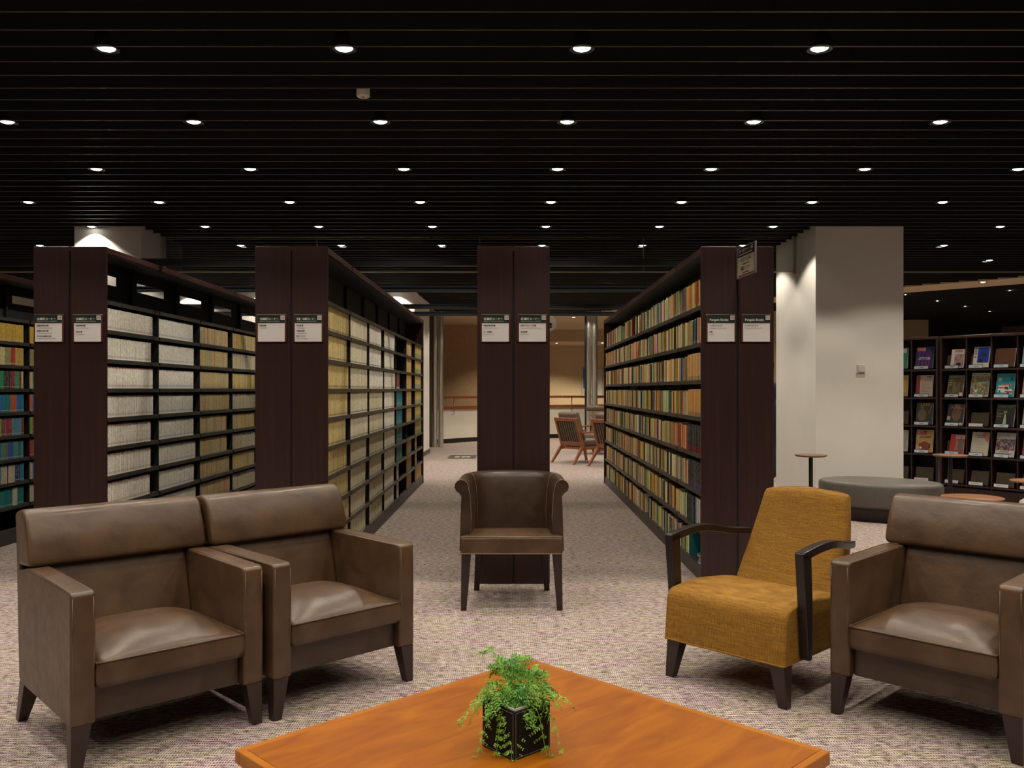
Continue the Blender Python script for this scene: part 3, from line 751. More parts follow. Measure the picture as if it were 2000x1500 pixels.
# ------------------------------------------------------------------ end signs
def end_sign(x, num, head, sub, lines, latin=False, lab=''):
    t = thing('end_sign', 'green headed sign plate numbered %s, %s' % (num, lab), 'sign', (x, Y0, 1.645), 0, 'sign plates on the bookcase ends')
    bm = NB(); box(bm, -.103, .103, -.012, 0, 0, .186, r=.002, seg=1); obj('back_board', bm, mat('sign_wood', (.075, .022, .014), .35), t)
    bm = NB(); box(bm, -.091, .091, -.014, -.0121, .002, .184); obj('card', bm, CARD, t)
    bm = NB(); box(bm, -.091, .091, -.0148, -.0141, .127, .184); obj('header_band', bm, GRN, t)
    bm = NB(); box(bm, .062, .091, -.0155, -.0149, .150, .180); obj('number_tag', bm, mat('tag_paper', (.55, .53, .48), .4), t)
    bm = NB(); box(bm, -.095, .095, -.0165, -.012, .1845, .188); obj('top_clip', bm, ALU, t)
    text('sign_number', num, .016, SGNK, t, (.0765, -.0157, .159), align='CENTER', width=.019)
    if latin: text('heading', head, .022, SGNW, t, (-.078, -.0150, .143), width=.126, bold=.0005)
    else:
        text('heading', head, .017, SGNW, t, (-.078, -.0150, .150 if sub else .143), width=.128, bold=.0004)
        text('subheading', sub, .0085, SGNW, t, (-.078, -.0150, .138), width=.132)
    z = .107
    st = .036 if len(lines) > 2 else .043
    for a, b, w in lines:
        text('entry', a, .0115, SGNK, t, (-.080, -.0143, z), width=w, bold=.0002)
        text('entry_romaji', b, .007, mat('grey_print', (.10, .09, .09), .6), t, (-.080, -.0143, z-.0145), width=w*1.3)
        z -= st
BK, SH = 'Paperback collections (Bunko)', 'Paperback collections (shinsho)'
end_sign(-3.152, '28', '文庫版コーナー', BK, [('講談社学術文庫', 'Kodansha Gakujutsu Bunko', .08), ('講談社文芸文庫', 'Kodansha Bungei Bunko', .08), ('光文社古典新訳文庫', 'Kobunsha Koten Shinyaku Bunko', .10)], lab='left half of the leftmost visible bookcase end')
end_sign(-2.888, '27', '文庫版コーナー', BK, [('岩波現代文庫', 'Iwanami Gendai Bunko', .067), ('河出文庫', 'Kawade Bunko', .045)], lab='right half of the leftmost visible bookcase end')
end_sign(-1.640, '26', '文庫版コーナー', BK, [('岩波文庫', 'Iwanami Bunko', .045)], lab='left half of the end behind the two armchairs')
end_sign(-1.390, '25', '新書・文庫版コーナー', 'Paperback collections (shinsho+bunko)', [('中公新書', 'Chuko Shinsho', .045), ('早稲田新書', 'Waseda Shinsho', .056), ('朝日ソノラマ', 'Asahi Sonorama', .06)], lab='right half of the end behind the two armchairs')
end_sign(-.120, '24', '新書版コーナー', SH, [('講談社現代新書', 'Kodansha Gendai Shinsho', .08), ('ちくま新書', 'Chikuma Shinsho', .055)], lab='left half of the central bookcase end')
end_sign(.132, '23', '新書版コーナー', SH, [('岩波アクティブ新書', 'Iwanami Active Shinsho', .105), ('岩波新書', 'Iwanami Shinsho', .045)], lab='right half of the central bookcase end')
end_sign(1.412, '22', 'Penguin Books', '', [('ペンギンブックス', 'Penguin Books', .09), ('多読', 'Graded Readers', .022)], True, lab='left half of the end under the projecting sign')
end_sign(1.652, '21', 'Penguin Books', '', [('ペンギンブックス', 'Penguin Books', .09)], True, lab='right half of the end under the projecting sign')
# projecting sign
ps = thing('projecting_sign', 'two sided plate projecting from the right bookcase end, black header over cream', 'sign', (1.527, Y0, 2.075))
ps.rotation_euler = (0, 0, R(-4.5)+R(9))
def PS(nm, x0, x1, y0, y1, z0, z1, m, **k):
    bm = NB(); box(bm, x0, x1, y0, y1, z0, z1, **k); return obj(nm, bm, m, ps)
PS('wall_channel', -.010, .012, -.02, 0, -.003, .200, ALU, r=.002)
PS('panel', -.003, .003, -.338, -.02, 0, .197, mat('sign_cream', (.36, .31, .21), .35))
PS('header_band', -.0038, .0038, -.336, -.022, .135, .194, BLK)
PS('footer_strip', -.0036, .0036, -.336, -.022, .004, .014, mat('sign_brown', (.10, .03, .02), .4))
PS('front_channel', -.006, .006, -.352, -.338, -.003, .200, ALU, r=.002)
PS('edge_rail', -.0045, .0045, -.338, -.02, .197, .200, ALU); PS('edge_rail', -.0045, .0045, -.338, -.02, -.003, 0, ALU)
rt = (R(90), 0, R(-90))
for s, h, m, yy, z, w in (('洋書・新書コーナー（一般）', .026, SGNW, -.035, .165, .27), ('Foreign books (General Books)', .014, SGNW, -.035, .146, .25), ('ペンギンブックス', .030, SGNK, -.07, .100, .20),
                      ('Penguin Books', .014, SGNK, -.11, .079, .12), ('多読コーナー', .030, SGNK, -.07, .044, .18), ('Graded Readers', .014, SGNK, -.11, .022, .12)):
    text('sign_text', s, h, m, ps, (-.0041, yy, z), rot=rt, width=w)
# ================================================================== FURNITURE
def profile_slab(bm, prof, x0, x1, inset=.012, n=3, mi=0):
    """closed (y,z) profile swept along x with softened ends"""
    cy = sum(p[0] for p in prof)/len(prof); cz = sum(p[1] for p in prof)/len(prof)
    rings = []
    L = []
    for i in range(n+1):
        a = R(90)*i/n; L.append((x0+inset*(1-math.sin(a)), inset*(1-math.cos(a))))
    L2 = [(x0+x1-x, s) for x, s in L[::-1]]
    # L: from inset 0 shrink... build so that ends are shrunk
    seq = [(x0+inset*(1-math.cos(R(90)*i/n)), inset*(1-math.sin(R(90)*i/n))) for i in range(n+1)]
    seq += [(x0+x1-x, s) for x, s in seq[::-1]]
    for x, s in seq:
        ring = []
        for y, z in prof:
            d = Vector((y-cy, z-cz)); k = max(0, 1-s/max(d.length, .02)); ring.append((x, cy+d.x*k, cz+d.y*k))
        rings.append(ring)
    loft(bm, rings, mi=mi)
def rprof(pts, r=.02, n=4):
    """round the corners of a (y,z) polygon"""
    out = []; m = len(pts)
    for i, p in enumerate(pts):
        rr = r[i] if isinstance(r, (list, tuple)) else r
        a = Vector(pts[i-1]); b = Vector(p); c = Vector(pts[(i+1) % m])
        u = (a-b).normalized(); v = (c-b).normalized(); rr = min(rr, (a-b).length*.45, (c-b).length*.45)
        s, e = b+u*rr, b+v*rr
        for k in range(n+1):
            t = k/n; q = s*(1-t)**2+b*2*t*(1-t)+e*t*t; out.append((q.x, q.y))
    return out
def cushion(bm, x0, x1, y0, y1, z0, z1, crown, r=.03, nx=18, ny=16, sag=None):
    """soft seat cushion: domed top, rounded rim"""
    cx, cy, hx, hy = (x0+x1)/2, (y0+y1)/2, (x1-x0)/2, (y1-y0)/2
    def dome(u, v): return (1-abs(u)**3.2)*(1-abs(v)**3.2)
    grid = []
    for j in range(ny+1):
        row = []
        for i in range(nx+1):
            u, v = -1+2*i/nx, -1+2*j/ny
            u2, v2 = math.copysign(abs(u)**.85, u), math.copysign(abs(v)**.85, v)
            z = z1-.006+crown*dome(u2, v2)+(.004*math.sin(7*u2+1.3)*math.sin(5*v2+.4)*dome(u2, v2))
            if sag: z += sag(u2, v2)
            row.append(bm.verts.new((cx+hx*u2, cy+hy*v2, z)))
        grid.append(row)
    for j in range(ny):
        for i in range(nx):
            f = bm.faces.new((grid[j][i], grid[j][i+1], grid[j+1][i+1], grid[j+1][i])); f.smooth = True
    rim = grid[0][:]+[grid[j][nx] for j in range(1, ny+1)]+[grid[ny][i] for i in range(nx-1, -1, -1)]+[grid[j][0] for j in range(ny-1, 0, -1)]
    prev = rim; n = len(rim)
    for s, (dz, k) in enumerate(((.012, 1.000), (.4, 1.012), (.75, 1.008), (.93, .99), (1.0, .955))):
        cur = []
        for v in rim:
            z = v.co.z+(z0-v.co.z)*dz if s else v.co.z-.008
            cur.append(bm.verts.new((cx+(v.co.x-cx)*k, cy+(v.co.y-cy)*k, z)))
        for i in range(n):
            f = bm.faces.new((prev[(i+1) % n], prev[i], cur[i], cur[(i+1) % n])); f.smooth = True
        prev = cur
    bm.faces.new(prev)
    return [tuple(v.co) for v in rim]
def leather_armchair(label, loc, rz):
    t = thing('leather_armchair', label, 'armchair', loc, rz, 'brown leather armchairs')
    for s in (-1, 1):
        bm = NB(); prof = rprof([(-.35, .165), (.30, .165), (.345, .60), (.20, .632), (-.35, .625)], [.01, .02, .03, .03, .022])
        xa, xb = (s*.272, s*.355); profile_slab(bm, prof, min(xa, xb), max(xa, xb), .011); fixn(bm)
        a = obj('arm', bm, LEATHER, t)
        bm = NB()
        for xx in (s*.280, s*.348):
            tube(bm, [(xx, -.345, .19), (xx, -.351, .40), (xx, -.349, .604), (xx, -.335, .6245), (xx, -.1, .628), (xx, .15, .631)], .0016, 6)
        obj('seam', bm, STL, a)
    bm = NB(); box(bm, -.271, .271, -.312, -.28, .165, .285, r=.006); box(bm, -.271, .271, -.28, .30, .165, .27); obj('front_rail', bm, LEATHER2, t)
    bm = NB(); rim = cushion(bm, -.270, .270, -.356, .19, .280, .378, .066)
    c = obj('seat_cushion', bm, LEATHER, t)
    bm = NB(); rr = [(x*1.002, y*1.002, z) for x, y, z in rim]; tube(bm, rr+[rr[0]], .0034, 6); obj('piping', bm, STITCH if False else LEATHER, c)
    # lower backrest between the arms
    bm = NB(); prof = rprof([(.135, .36), (.30, .36), (.34, .66), (.222, .66), (.172, .50)], [.02, .01, .01, .01, .06]); profile_slab(bm, prof, -.272, .272, .014); fixn(bm); obj('lower_back', bm, LEATHER, t)
    # full width upper cushion
    bm = NB(); prof = rprof([(.172, .634), (.330, .622), (.390, .832), (.300, .850), (.244, .838), (.196, .74)], [.026, .01, .030, .03, .03, .10], 5); profile_slab(bm, prof, -.353, .353, .02, 4); fixn(bm); up = obj('upper_back', bm, LEATHER, t)
    bm = NB()
    for s in (-1, 1): tube(bm, [(s*.338, .178, .648), (s*.340, .198, .74), (s*.340, .232, .812), (s*.339, .256, .838)], .0016, 6)
    obj('seam', bm, STL, up)
    bm = NB(); prof = rprof([(.28, .165), (.325, .165), (.374, .80), (.335, .80)], .006); profile_slab(bm, prof, -.350, .350, .012); fixn(bm); obj('back_shell', bm, LEATHER2, t)
    for sx in (-1, 1):
        for fy in (-1, 1):
            bm = NB()
            if fy < 0: taper(bm, (sx*.318, -.315, .034, .032), (sx*.334, -.327, .019, .019), 0, .167)
            else: taper(bm, (sx*.318, .28, .034, .034), (sx*.336, .345, .018, .020), 0, .167)
            obj('leg', bm, LEG, t)
    return t
leather_armchair('brown leather armchair at the far left, nearest to the camera', (-1.488, 3.466, 0), R(43))
leather_armchair('brown leather armchair second from the left, touching the leftmost one', (-.948, 3.957, 0), R(45))
leather_armchair('brown leather armchair at the right edge beside the mustard chair', (1.793, 3.548, 0), R(-46))
# mustard fabric chair
yc = thing('fabric_armchair', 'mustard yellow fabric chair with dark curved wooden arms', 'armchair', (1.137, 4.02, 0), R(-46))
def taper_box(bm, b, tp, r, seg=4):
    (x0, x1, y0, y1, z0), (X0, X1, Y0_, Y1_, z1) = b, tp
    vs = [bm.verts.new(p) for p in ((x0, y0, z0), (x1, y0, z0), (x1, y1, z0), (x0, y1, z0), (X0, Y0_, z1), (X1, Y0_, z1), (X1, Y1_, z1), (X0, Y1_, z1))]
    F = [bm.faces.new([vs[i] for i in q]) for q in ((3, 2, 1, 0), (4, 5, 6, 7), (0, 1, 5, 4), (1, 2, 6, 5), (2, 3, 7, 6), (3, 0, 4, 7))]
    bmesh.ops.bevel(bm, geom=list(F[1].edges)+[e for f in F[2:] for e in f.edges if abs(e.verts[0].co.z-e.verts[1].co.z) > .05], offset=r, segments=seg, profile=.5, affect='EDGES')
bm = NB(); prof = rprof([(-.325, .178), (.33, .178), (.35, .36), (.2, .395), (-.1, .425), (-.305, .402)], [.006, .01, .03, .1, .14, .05], 6)
profile_slab(bm, prof, -.303, .303, .018, 4); fixn(bm); sb = obj('seat', bm, YEL, yc, smooth=False)
bm = NB(); tube(bm, [(-.296, .30, .180), (-.298, -.316, .180), (-.29, -.322, .18), (.29, -.322, .180), (.298, -.316, .18), (.296, .30, .180)], .005, 8); obj('piping', bm, YEL, sb)
# back: arched top, narrowing upwards
bm = NB(); rings = []
n = 14
for i in range(n+1):
    f = i/n; z = .36+.435*f; hw = .275-.055*f**1.3; yf = .205+.20*f+.015*math.sin(math.pi*f); th = .115-.03*f
    rings.append((z, hw, yf, th))
vr = []
for z, hw, yf, th in rings:
    ring = []
    m = 28
    for k in range(m):
        a = 2*math.pi*k/m; cx_, sy_ = math.cos(a), math.sin(a)
        x = math.copysign(abs(cx_)**.28, cx_)*hw; yy = math.copysign(abs(sy_)**.5, sy_)*th/2
        u = x/hw; arch = (.022*(1-u*u)) if z > .5 else .022*(1-u*u)*max(0, (z-.36)/.14)
        ring.append((x, yf+th/2+yy-.012*(1-u*u)*(1 if sy_ < 0 else 0), z+arch*((z-.36)/.435)))
    vr.append(ring)
# rounded top cap
z, hw, yf, th = rings[-1]
for s, dz in ((.86, .012), (.6, .020), (.2, .023)):
    vr.append([((x)*(1-(1-s)*.10), yf+th/2+(yy-(yf+th/2))*s+.004, zz+dz) for x, yy, zz in vr[n]])
loft(bm, vr); fixn(bm); obj('backrest', bm, YEL, yc)
for s in (-1, 1):
    # front post, tapering downwards, and the arched arm in one sweep
    bm = NB(); x = s*.330; hw = .021
    def quad(c, t, h): # section centred at c=(y,z), tangent dir t, half height h
        nrm = (-t[1], t[0]); return [(x-hw, c[0]+nrm[0]*h, c[1]+nrm[1]*h), (x+hw, c[0]+nrm[0]*h, c[1]+nrm[1]*h), (x+hw, c[0]-nrm[0]*h, c[1]-nrm[1]*h), (x-hw, c[0]-nrm[0]*h, c[1]-nrm[1]*h)]
    vs = [[(x-hw, y0, z), (x+hw, y0, z), (x+hw, y1, z), (x-hw, y1, z)] for y0, y1, z in ((-.205, -.175, .19), (-.225, -.170, .40), (-.243, -.178, .56), (-.252, -.182, .642))]
    loft(bm, vs, smooth=False); fixn(bm); bmesh.ops.bevel(bm, geom=[e for e in bm.edges if len(e.link_faces) == 2 and e.calc_face_angle(0) > .5], offset=.004, segments=2, profile=.5, affect='EDGES'); p = obj('arm_post', bm, mat('arm_wood', (.009, .005, .0045), .35, coat=.05), yc)
    bm = NB(); N = 12; rings = []
    for i in range(N+1):
        f = i/N; yy = -.245+.60*f; z = .628+.022*math.sin(math.pi*min(1, f*1.25))-.045*max(0, f-.45); xo = -s*.062*max(0, f-.45)**1.3*2
        h = .020-.004*f; rings.append([(x+xo-hw, yy, z-h), (x+xo+hw, yy, z-h), (x+xo+hw, yy, z+h*.9), (x+xo-hw, yy, z+h*.9)])
    loft(bm, rings, smooth=False); fixn(bm); bmesh.ops.bevel(bm, geom=[e for e in bm.edges if len(e.link_faces) == 2 and e.calc_face_angle(0) > .8], offset=.004, segments=2, profile=.5, affect='EDGES'); obj('armrest', bm, MATS['arm_wood'], yc)
for sx in (-1, 1):
    bm = NB(); taper(bm, (sx*.258, -.275, .036, .034), (sx*.285, -.288, .020, .019), 0, .18); obj('leg', bm, LEG, yc)
    bm = NB(); taper(bm, (sx*.25, .26, .034, .034), (sx*.275, .32, .018, .018), 0, .18); obj('leg', bm, LEG, yc)
# tub chair
tc = thing('tub_chair', 'dark brown leather tub chair with rolled arms in front of the central bookcase end', 'armchair', (-.008, 5.47, 0), 0)
path = []
HWX, YB, YF = .262, .235, -.205
N = 36
for i in range(N+1):
    f = i/N
    if f < .25: g = f/.25; path.append((-HWX-.012*(1-g), YF+(.02-YF)*g))
    elif f > .75: g = (1-f)/.25; path.append((HWX+.012*(1-g), YF+(.02-YF)*g))
    else:
        a = math.pi*(1-(f-.25)/.5); cx_, sy_ = math.cos(a), math.sin(a)
        path.append((HWX*math.copysign(abs(cx_)**.82, cx_), .02+(YB-.02)*abs(sy_)**.78))
rings = []
for i, p in enumerate(path):
    a = Vector(path[max(i-1, 0)]); b = Vector(path[min(i+1, N)]); tt = (b-a).normalized(); nn = Vector((-tt.y, tt.x))
    if i <= 1: nn = Vector((-1, 0))
    if i >= N-1: nn = Vector((1, 0))
    back = math.sin(math.pi*i/N)**2
    zt = .735+.012*back; ring = []
    prof = [(.030+.012, .345), (-.022, .345), (-.024, .40), (-.030-.004*back, .55), (-.022, zt-.05), (-.012, zt)]
    for k in range(1, 9):
        g = R(180)-R(250)*k/8; prof.append((.030+.042*math.cos(g), zt+.042*math.sin(g)))
    prof += [(.030, zt-.060), (.030+.006, .52)]
    lean = .035*back
    for o, z in prof: ring.append((p[0]+nn.x*o, p[1]+nn.y*o+lean*(z-.345)/.4, z))
    rings.append(ring)
bm = NB(); loft(bm, rings); fixn(bm); obj('shell', bm, LEATHER2, tc)
for idx in (11, 25):
    bm = NB(); tube(bm, [(x, y, z) for x, y, z in rings[idx][2:11]], .0018, 6); obj('seam', bm, STITCH, tc)
for idx in (0, N):
    bm = NB(); tube(bm, [(x, y-.003, z) for x, y, z in rings[idx][1:16]], .002, 6); obj('seam', bm, STITCH, tc)
bm = NB(); prof = rprof([(-.275, .343), (.22, .343), (.22, .42), (-.05, .452), (-.272, .443)], [.004, .01, .02, .1, .022], 5)
profile_slab(bm, prof, -.305, .305, .010); fixn(bm)
for v in bm.verts:
    if v.co.y > -.19: v.co.x *= .80
obj('seat', bm, LEATHER, tc)
bm = NB(); box(bm, -.3, .3, -.278, -.268, .339, .345, r=.002); tube(bm, [(-.300, -.268, .441), (0, -.272, .444), (.300, -.268, .441)], .003, 6); obj('piping', bm, STITCH, tc)
for sx in (-1, 1):
    bm = NB(); taper(bm, (sx*.272, -.238, .029, .027), (sx*.288, -.25, .017, .017), 0, .345); obj('leg', bm, LEG, tc)
    bm = NB(); taper(bm, (sx*.205, .17, .028, .028), (sx*.232, .27, .017, .019), 0, .36); obj('leg', bm, LEG, tc)
# coffee table
tb = thing('coffee_table', 'square orange cherry wood coffee table turned cornerwise in the foreground', 'table', (.047, 2.18, 0), R(44.6))
H = .527
bm = NB(); box(bm, -H+.022, H-.022, -H+.022, H-.022, .386, .42); obj('table_top', bm, TABLE, tb)
bm = NB()
for a, b, c, d in ((-H, H, -H, -H+.0215), (-H, H, H-.0215, H), (-H, -H+.0215, -H+.022, H-.022), (H-.0215, H, -H+.022, H-.022)): box(bm, a, b, c, d, .386, .4203, r=.0015, seg=1)
obj('edge_band', bm, TABLE_E, tb)
bm = NB(); box(bm, -H+.02, H-.02, -H+.02, H-.02, .372, .386); obj('recess_strip', bm, LEG, tb)
bm = NB(); box(bm, -H+.002, H-.002, -H+.002, H-.002, .325, .372, r=.003, seg=1); obj('apron', bm, TABLE_E, tb)
for sx in (-1, 1):
    for sy in (-1, 1):
        bm = NB(); taper(bm, (sx*(H-.045), sy*(H-.045), .035, .035), (sx*(H-.045), sy*(H-.045), .03, .03), 0, .326); obj('leg', bm, TABLE_E, tb)
# potted fern
pf = thing('potted_fern', 'small bright green fern in a black stitched leather cube on the coffee table', 'plant', (.008, 2.203, .4203), R(45))
pf.rotation_euler = (0, 0, R(42))
bm = NB(); hw = .061
box(bm, -hw, hw, -hw, -hw+.006, 0, .118, r=.0015, seg=1); box(bm, -hw, hw, hw-.006, hw, 0, .118, r=.0015, seg=1)
box(bm, -hw, -hw+.006, -hw+.006, hw-.006, 0, .118); box(bm, hw-.006, hw, -hw+.006, hw-.006, 0, .118); box(bm, -hw+.006, hw-.006, -hw+.006, hw-.006, 0, .006)
pot = obj('pot', bm, mat('black_leather_pot', (.005, .005, .0055), .6, spec=.2), pf)
bm = NB()
for a in range(4):
    Mx = Matrix.Rotation(R(90*a), 4, 'Z')
    for q in ((-hw+.004, hw-.004, .004), (-hw+.004, hw-.004, .113)):
        box(bm, q[0], q[1], -hw-.0006, -hw, q[2], q[2]+.0008, M=Mx)
    for xx in (-hw+.004, hw-.0048): box(bm, xx, xx+.0008, -hw-.0006, -hw, .004, .1138, M=Mx)
obj('stitching', bm, mat('pot_stitch', (.20, .18, .12), .6), pot)
bm = NB(); h2 = hw-.0065
for a, b, c, d in ((-h2, h2, -h2, -h2+.003), (-h2, h2, h2-.003, h2), (-h2, -h2+.003, -h2+.003, h2-.003), (h2-.003, h2, -h2+.003, h2-.003)): box(bm, a, b, c, d, .02, .122)
obj('liner', bm, mat('liner_white', (.55, .50, .42), .5), pf)
bm = NB(); box(bm, -h2+.003, h2-.003, -h2+.003, h2-.003, .02, .105); obj('soil', bm, mat('soil', (.02, .014, .01), .9), pf)
FERN = [noise_mat('fern_leaf_%d' % i, c1, c2, .45, (1, 1, 1), 25, 3, spec=.4) for i, (c1, c2) in enumerate((((.07, .24, .02), (.17, .42, .05)), ((.02, .16, .03), (.06, .30, .05)), ((.15, .34, .04), (.28, .48, .09))))]
for m in FERN: bsdf(m).inputs['Subsurface Weight'].default_value = 0
rf = random.Random(5)
def frond(az, reach, rise, drop, L, wid, mi, curl=0):
    """an arching fern frond: stalk, pinnae on both sides, lobed leaflets on each"""
    bm = NB(); n = 17; pts = []
    ca, sa = math.cos(az), math.sin(az)
    for i in range(n+1):
        f = i/n; r = reach*(f**.85 if reach > .03 else f); z = .095+rise*math.sin(min(1, f*1.6)*math.pi/2)*(1)-drop*max(0, f-.30)**1.6*2.2
        a2 = curl*f*f
        pts.append(Vector((math.cos(az+a2)*r+ca*.006, math.sin(az+a2)*r+sa*.006, z)))
    tube(bm, pts, [.0011*(1-.6*i/n) for i in range(n+1)], 5, 1)
    for i in range(4, n):
        f = i/n; p = pts[i]; t = (pts[min(i+1, n)]-pts[i-1]).normalized()
        side = t.cross(Vector((0, 0, 1)));
        if side.length < .1: side = Vector((-sa, ca, 0))
        side.normalize(); up = side.cross(t).normalized()
        pl = wid*math.sin(math.pi*min(1, (f-.10)*1.05)**.7)*rf.uniform(.7, 1.25)+.004
        for s in (-1, 1):
            if rf.random() < .06: continue
            d = (side*s*.80+t*.55+up*rf.uniform(-.45, .35)).normalized(); nn = up+Vector((rf.uniform(-.5, .5), rf.uniform(-.5, .5), 0)); nn = (nn-d*nn.dot(d)).normalized(); w = d.cross(nn)
            m = max(1, int(pl/.0062)); tube(bm, [p, p+d*pl*.5-up*pl*.09, p+d*pl-up*pl*.35], .0005, 3, 1)
            for k in range(m+1):
                g = (k+.4)/(m+.4); q = p+d*pl*g-up*pl*g*g*.35; ls = (.0078*(1-.35*g))*rf.uniform(.75, 1.25)
                for s2 in (-1, 1):
                    ld_ = (w*s2*.75+d*.8+nn*rf.uniform(-.6, .5)).normalized(); lw = ld_.cross(nn).normalized()*ls*.30; cu = nn*ls*rf.uniform(-.2, .25)
                    # a small notched leaflet
                    vs = [bm.verts.new(v) for v in (q, q+ld_*ls*.45+lw*1.1, q+ld_*ls*.62+lw*.55+cu, q+ld_*ls*.85+lw*.7+cu, q+ld_*ls+cu*1.5, q+ld_*ls*.8-lw*.75+cu, q+ld_*ls*.6-lw*.5+cu, q+ld_*ls*.4-lw*1.1)]
                    fc = bm.faces.new(vs); fc.material_index = 0 if rf.random() < .7 else 1
    for v in bm.verts: v.co.z = max(v.co.z, .004)
    return obj('frond', bm, [FERN[mi], FERN[2]], pf)
rzp = R(42)
def fr(az_world, *a): frond(R(az_world)-rzp, *a)
# (direction in plan, reach, rise, drop, unused, leaf width, colour)
fr(160, .105, .150, .02, 0, .013, 0)      # tall one reaching up to the left
fr(192, .150, .050, .070, 0, .020, 2); fr(216, .125, .045, .150, 0, .018, 2); fr(236, .085, .05, .12, 0, .022, 0); fr(262, .090, .050, .155, 0, .034, 2)
fr(322, .112, .05, .235, 0, .024, 0); fr(338, .12, .055, .13, 0, .026, 2); fr(2, .150, .05, .045, 0, .014, 2); fr(300, .075, .05, .06, 0, .024, 0)
fr(25, .115, .075, .05, 0, .026, 0); fr(60, .09, .09, .03, 0, .028, 1); fr(95, .08, .095, .02, 0, .03, 1); fr(130, .09, .10, .03, 0, .028, 0)
fr(175, .10, .075, .05, 0, .028, 0); fr(205, .085, .085, .04, 0, .028, 2); fr(240, .06, .09, .05, 0, .028, 0); fr(285, .055, .085, .03, 0, .030, 1); fr(320, .075, .085, .05, 0, .030, 2)
fr(350, .09, .085, .05, 0, .028, 0); fr(15, .075, .10, .02, 0, .028, 0); fr(110, .055, .115, .01, 0, .026, 1); fr(75, .06, .12, .01, 0, .024, 0); fr(145, .075, .115, .02, 0, .024, 0)
fr(185, .12, .055, .08, 0, .022, 2); fr(265, .065, .075, .07, 0, .030, 1); fr(30, .095, .095, .02, 0, .024, 2); fr(345, .115, .07, .05, 0, .022, 2); fr(222, .10, .07, .06, 0, .024, 0)
# ottomans and pedestal tables on the right
def ottoman(label, loc, a, b, rz, m):
    t = thing('ottoman', label, 'ottoman', loc, rz, 'grey oval ottomans')
    bm = NB(); lathe(bm, [(0, 0), (.90, 0), (.90, .14)], 40, sx=a, sy=b); obj('plinth', bm, LEG, t, smooth=True)
    bm = NB(); lathe(bm, [(0, .14), (.965, .14), (.99, .15), (1, .17), (1, .345), (.985, .372), (.94, .386), (.8, .394), (0, .40)], 48, sx=a, sy=b); u = obj('upholstery', bm, m, t, smooth=True)
    return t
ottoman('grey oval ottoman with dark plinth in front of the pale pillar', (3.76, 8.93, 0), .60, .40, R(-32), GREY)
ottoman('light grey oval ottoman at the right edge behind the armchair', (4.78, 7.25, 0), .55, .45, R(20), noise_mat('light_grey_vinyl', (.36, .33, .30), (.40, .37, .33), .45, (1, 1, 1), 20, 4))
RT2 = noise_mat('dark_round_table_wood', (.13, .065, .028), (.18, .09, .04), .45, (1, 6, 1), 5, 6)
def ped(label, x, y, h, r, base=.2):
    t = thing('pedestal_table', label, 'side table', (x, y, 0), 0, 'round pedestal tables')
    bm = NB(); lathe(bm, [(0, h-.018), (r*.90, h-.018), (r, h-.008), (r, h-.002), (r-.003, h), (0, h)], 40); obj('table_top', bm, RT2 if h > .6 else ROUNDT, t)
    bm = NB(); lathe(bm, [(r*.34, h-.024), (r*.34, h-.0185)], 24); obj('mounting_plate', bm, BLK, t)
    bm = NB(); lathe(bm, [(.019, .012), (.019, h-.018)], 20); obj('pole', bm, BLK, t)
    bm = NB(); lathe(bm, [(0, 0), (base, 0), (base, .008), (.03, .014), (0, .014)], 32); obj('foot_plate', bm, BLK, t)
ped('small round pedestal table left of the grey ottoman', 2.84, 8.3, .70, .148, .13)
ped('small round pedestal table in front of the magazine rack', 4.17, 8.3, .70, .155, .13)
ped('low round pedestal table behind the right armchair', 3.72, 7.05, .452, .232, .16)
ped('round pedestal table cut by the right edge of the view', 4.96, 8.3, .455, .2, .13)
# thermostat on the pillar
th = thing('wall_switch', 'small white switch box on the pale right pillar', 'wall switch', (3.80, 9.52, 1.50))
bm = NB(); box(bm, -.045, .045, -.012, 0, 0, .095, r=.004); obj('housing', bm, WHT, th)
bm = NB(); box(bm, -.032, .040, -.026, -.012, .012, .09, r=.003); obj('cover', bm, WHT, th)
bm = NB(); box(bm, -.05, .05, -.004, 0, -.045, -.004); obj('label_plate', bm, mat('beige_plate', (.5, .47, .40), .5), th)
# ------------------------------------------------------------------ magazine racks
def local_M(o): return Matrix.Translation(o.location) @ Matrix.Rotation(o.rotation_euler.z, 4, 'Z')
ZR = [1.585, 1.232, .879, .526, .173]
def rack(label, p0, p1, ncol):
    v = Vector((p1[0]-p0[0], p1[1]-p0[1])); L = v.length; rz = math.atan2(v.y, v.x)
    t = thing('magazine_rack', label, 'magazine rack', (p0[0], p0[1], 0), rz, 'curved run of magazine racks')
    H_ = 1.95; cw = (L-.04)/ncol
    for x in (0, L-.025):
        bm = NB(); box(bm, x, x+.025, 0, .34, 0, H_, r=.002, seg=1); obj('side_panel', bm, DW, t)
    bm = NB(); box(bm, .0, L, -.01, .35, H_-.0, H_+.03, r=.003, seg=1); obj('top_board', bm, DW2, t)
    bm = NB(); box(bm, .025, L-.025, .32, .34, 0, H_); obj('back_panel', bm, INN, t)
    bm = NB(); box(bm, .025, L-.025, .02, .32, 0, .12); obj('plinth', bm, DW, t)
    for z in ZR:
        bm = NB(); box(bm, .025, L-.025, .0, .32, z-.035, z-.012, r=.002, seg=1); obj('shelf', bm, DW, t)
    for i in range(1, ncol):
        bm = NB(); x = .02+cw*i; box(bm, x-.008, x+.008, .03, .32, .12, H_); obj('divider', bm, DW, t)
    return t, cw
def slope(t, x, z, tilt=14): # frame of a sloping display position (x right, y up the slope, z out to the viewer)
    return Matrix.Translation((x, .035, z)) @ Matrix.Rotation(R(90-tilt), 4, 'X')
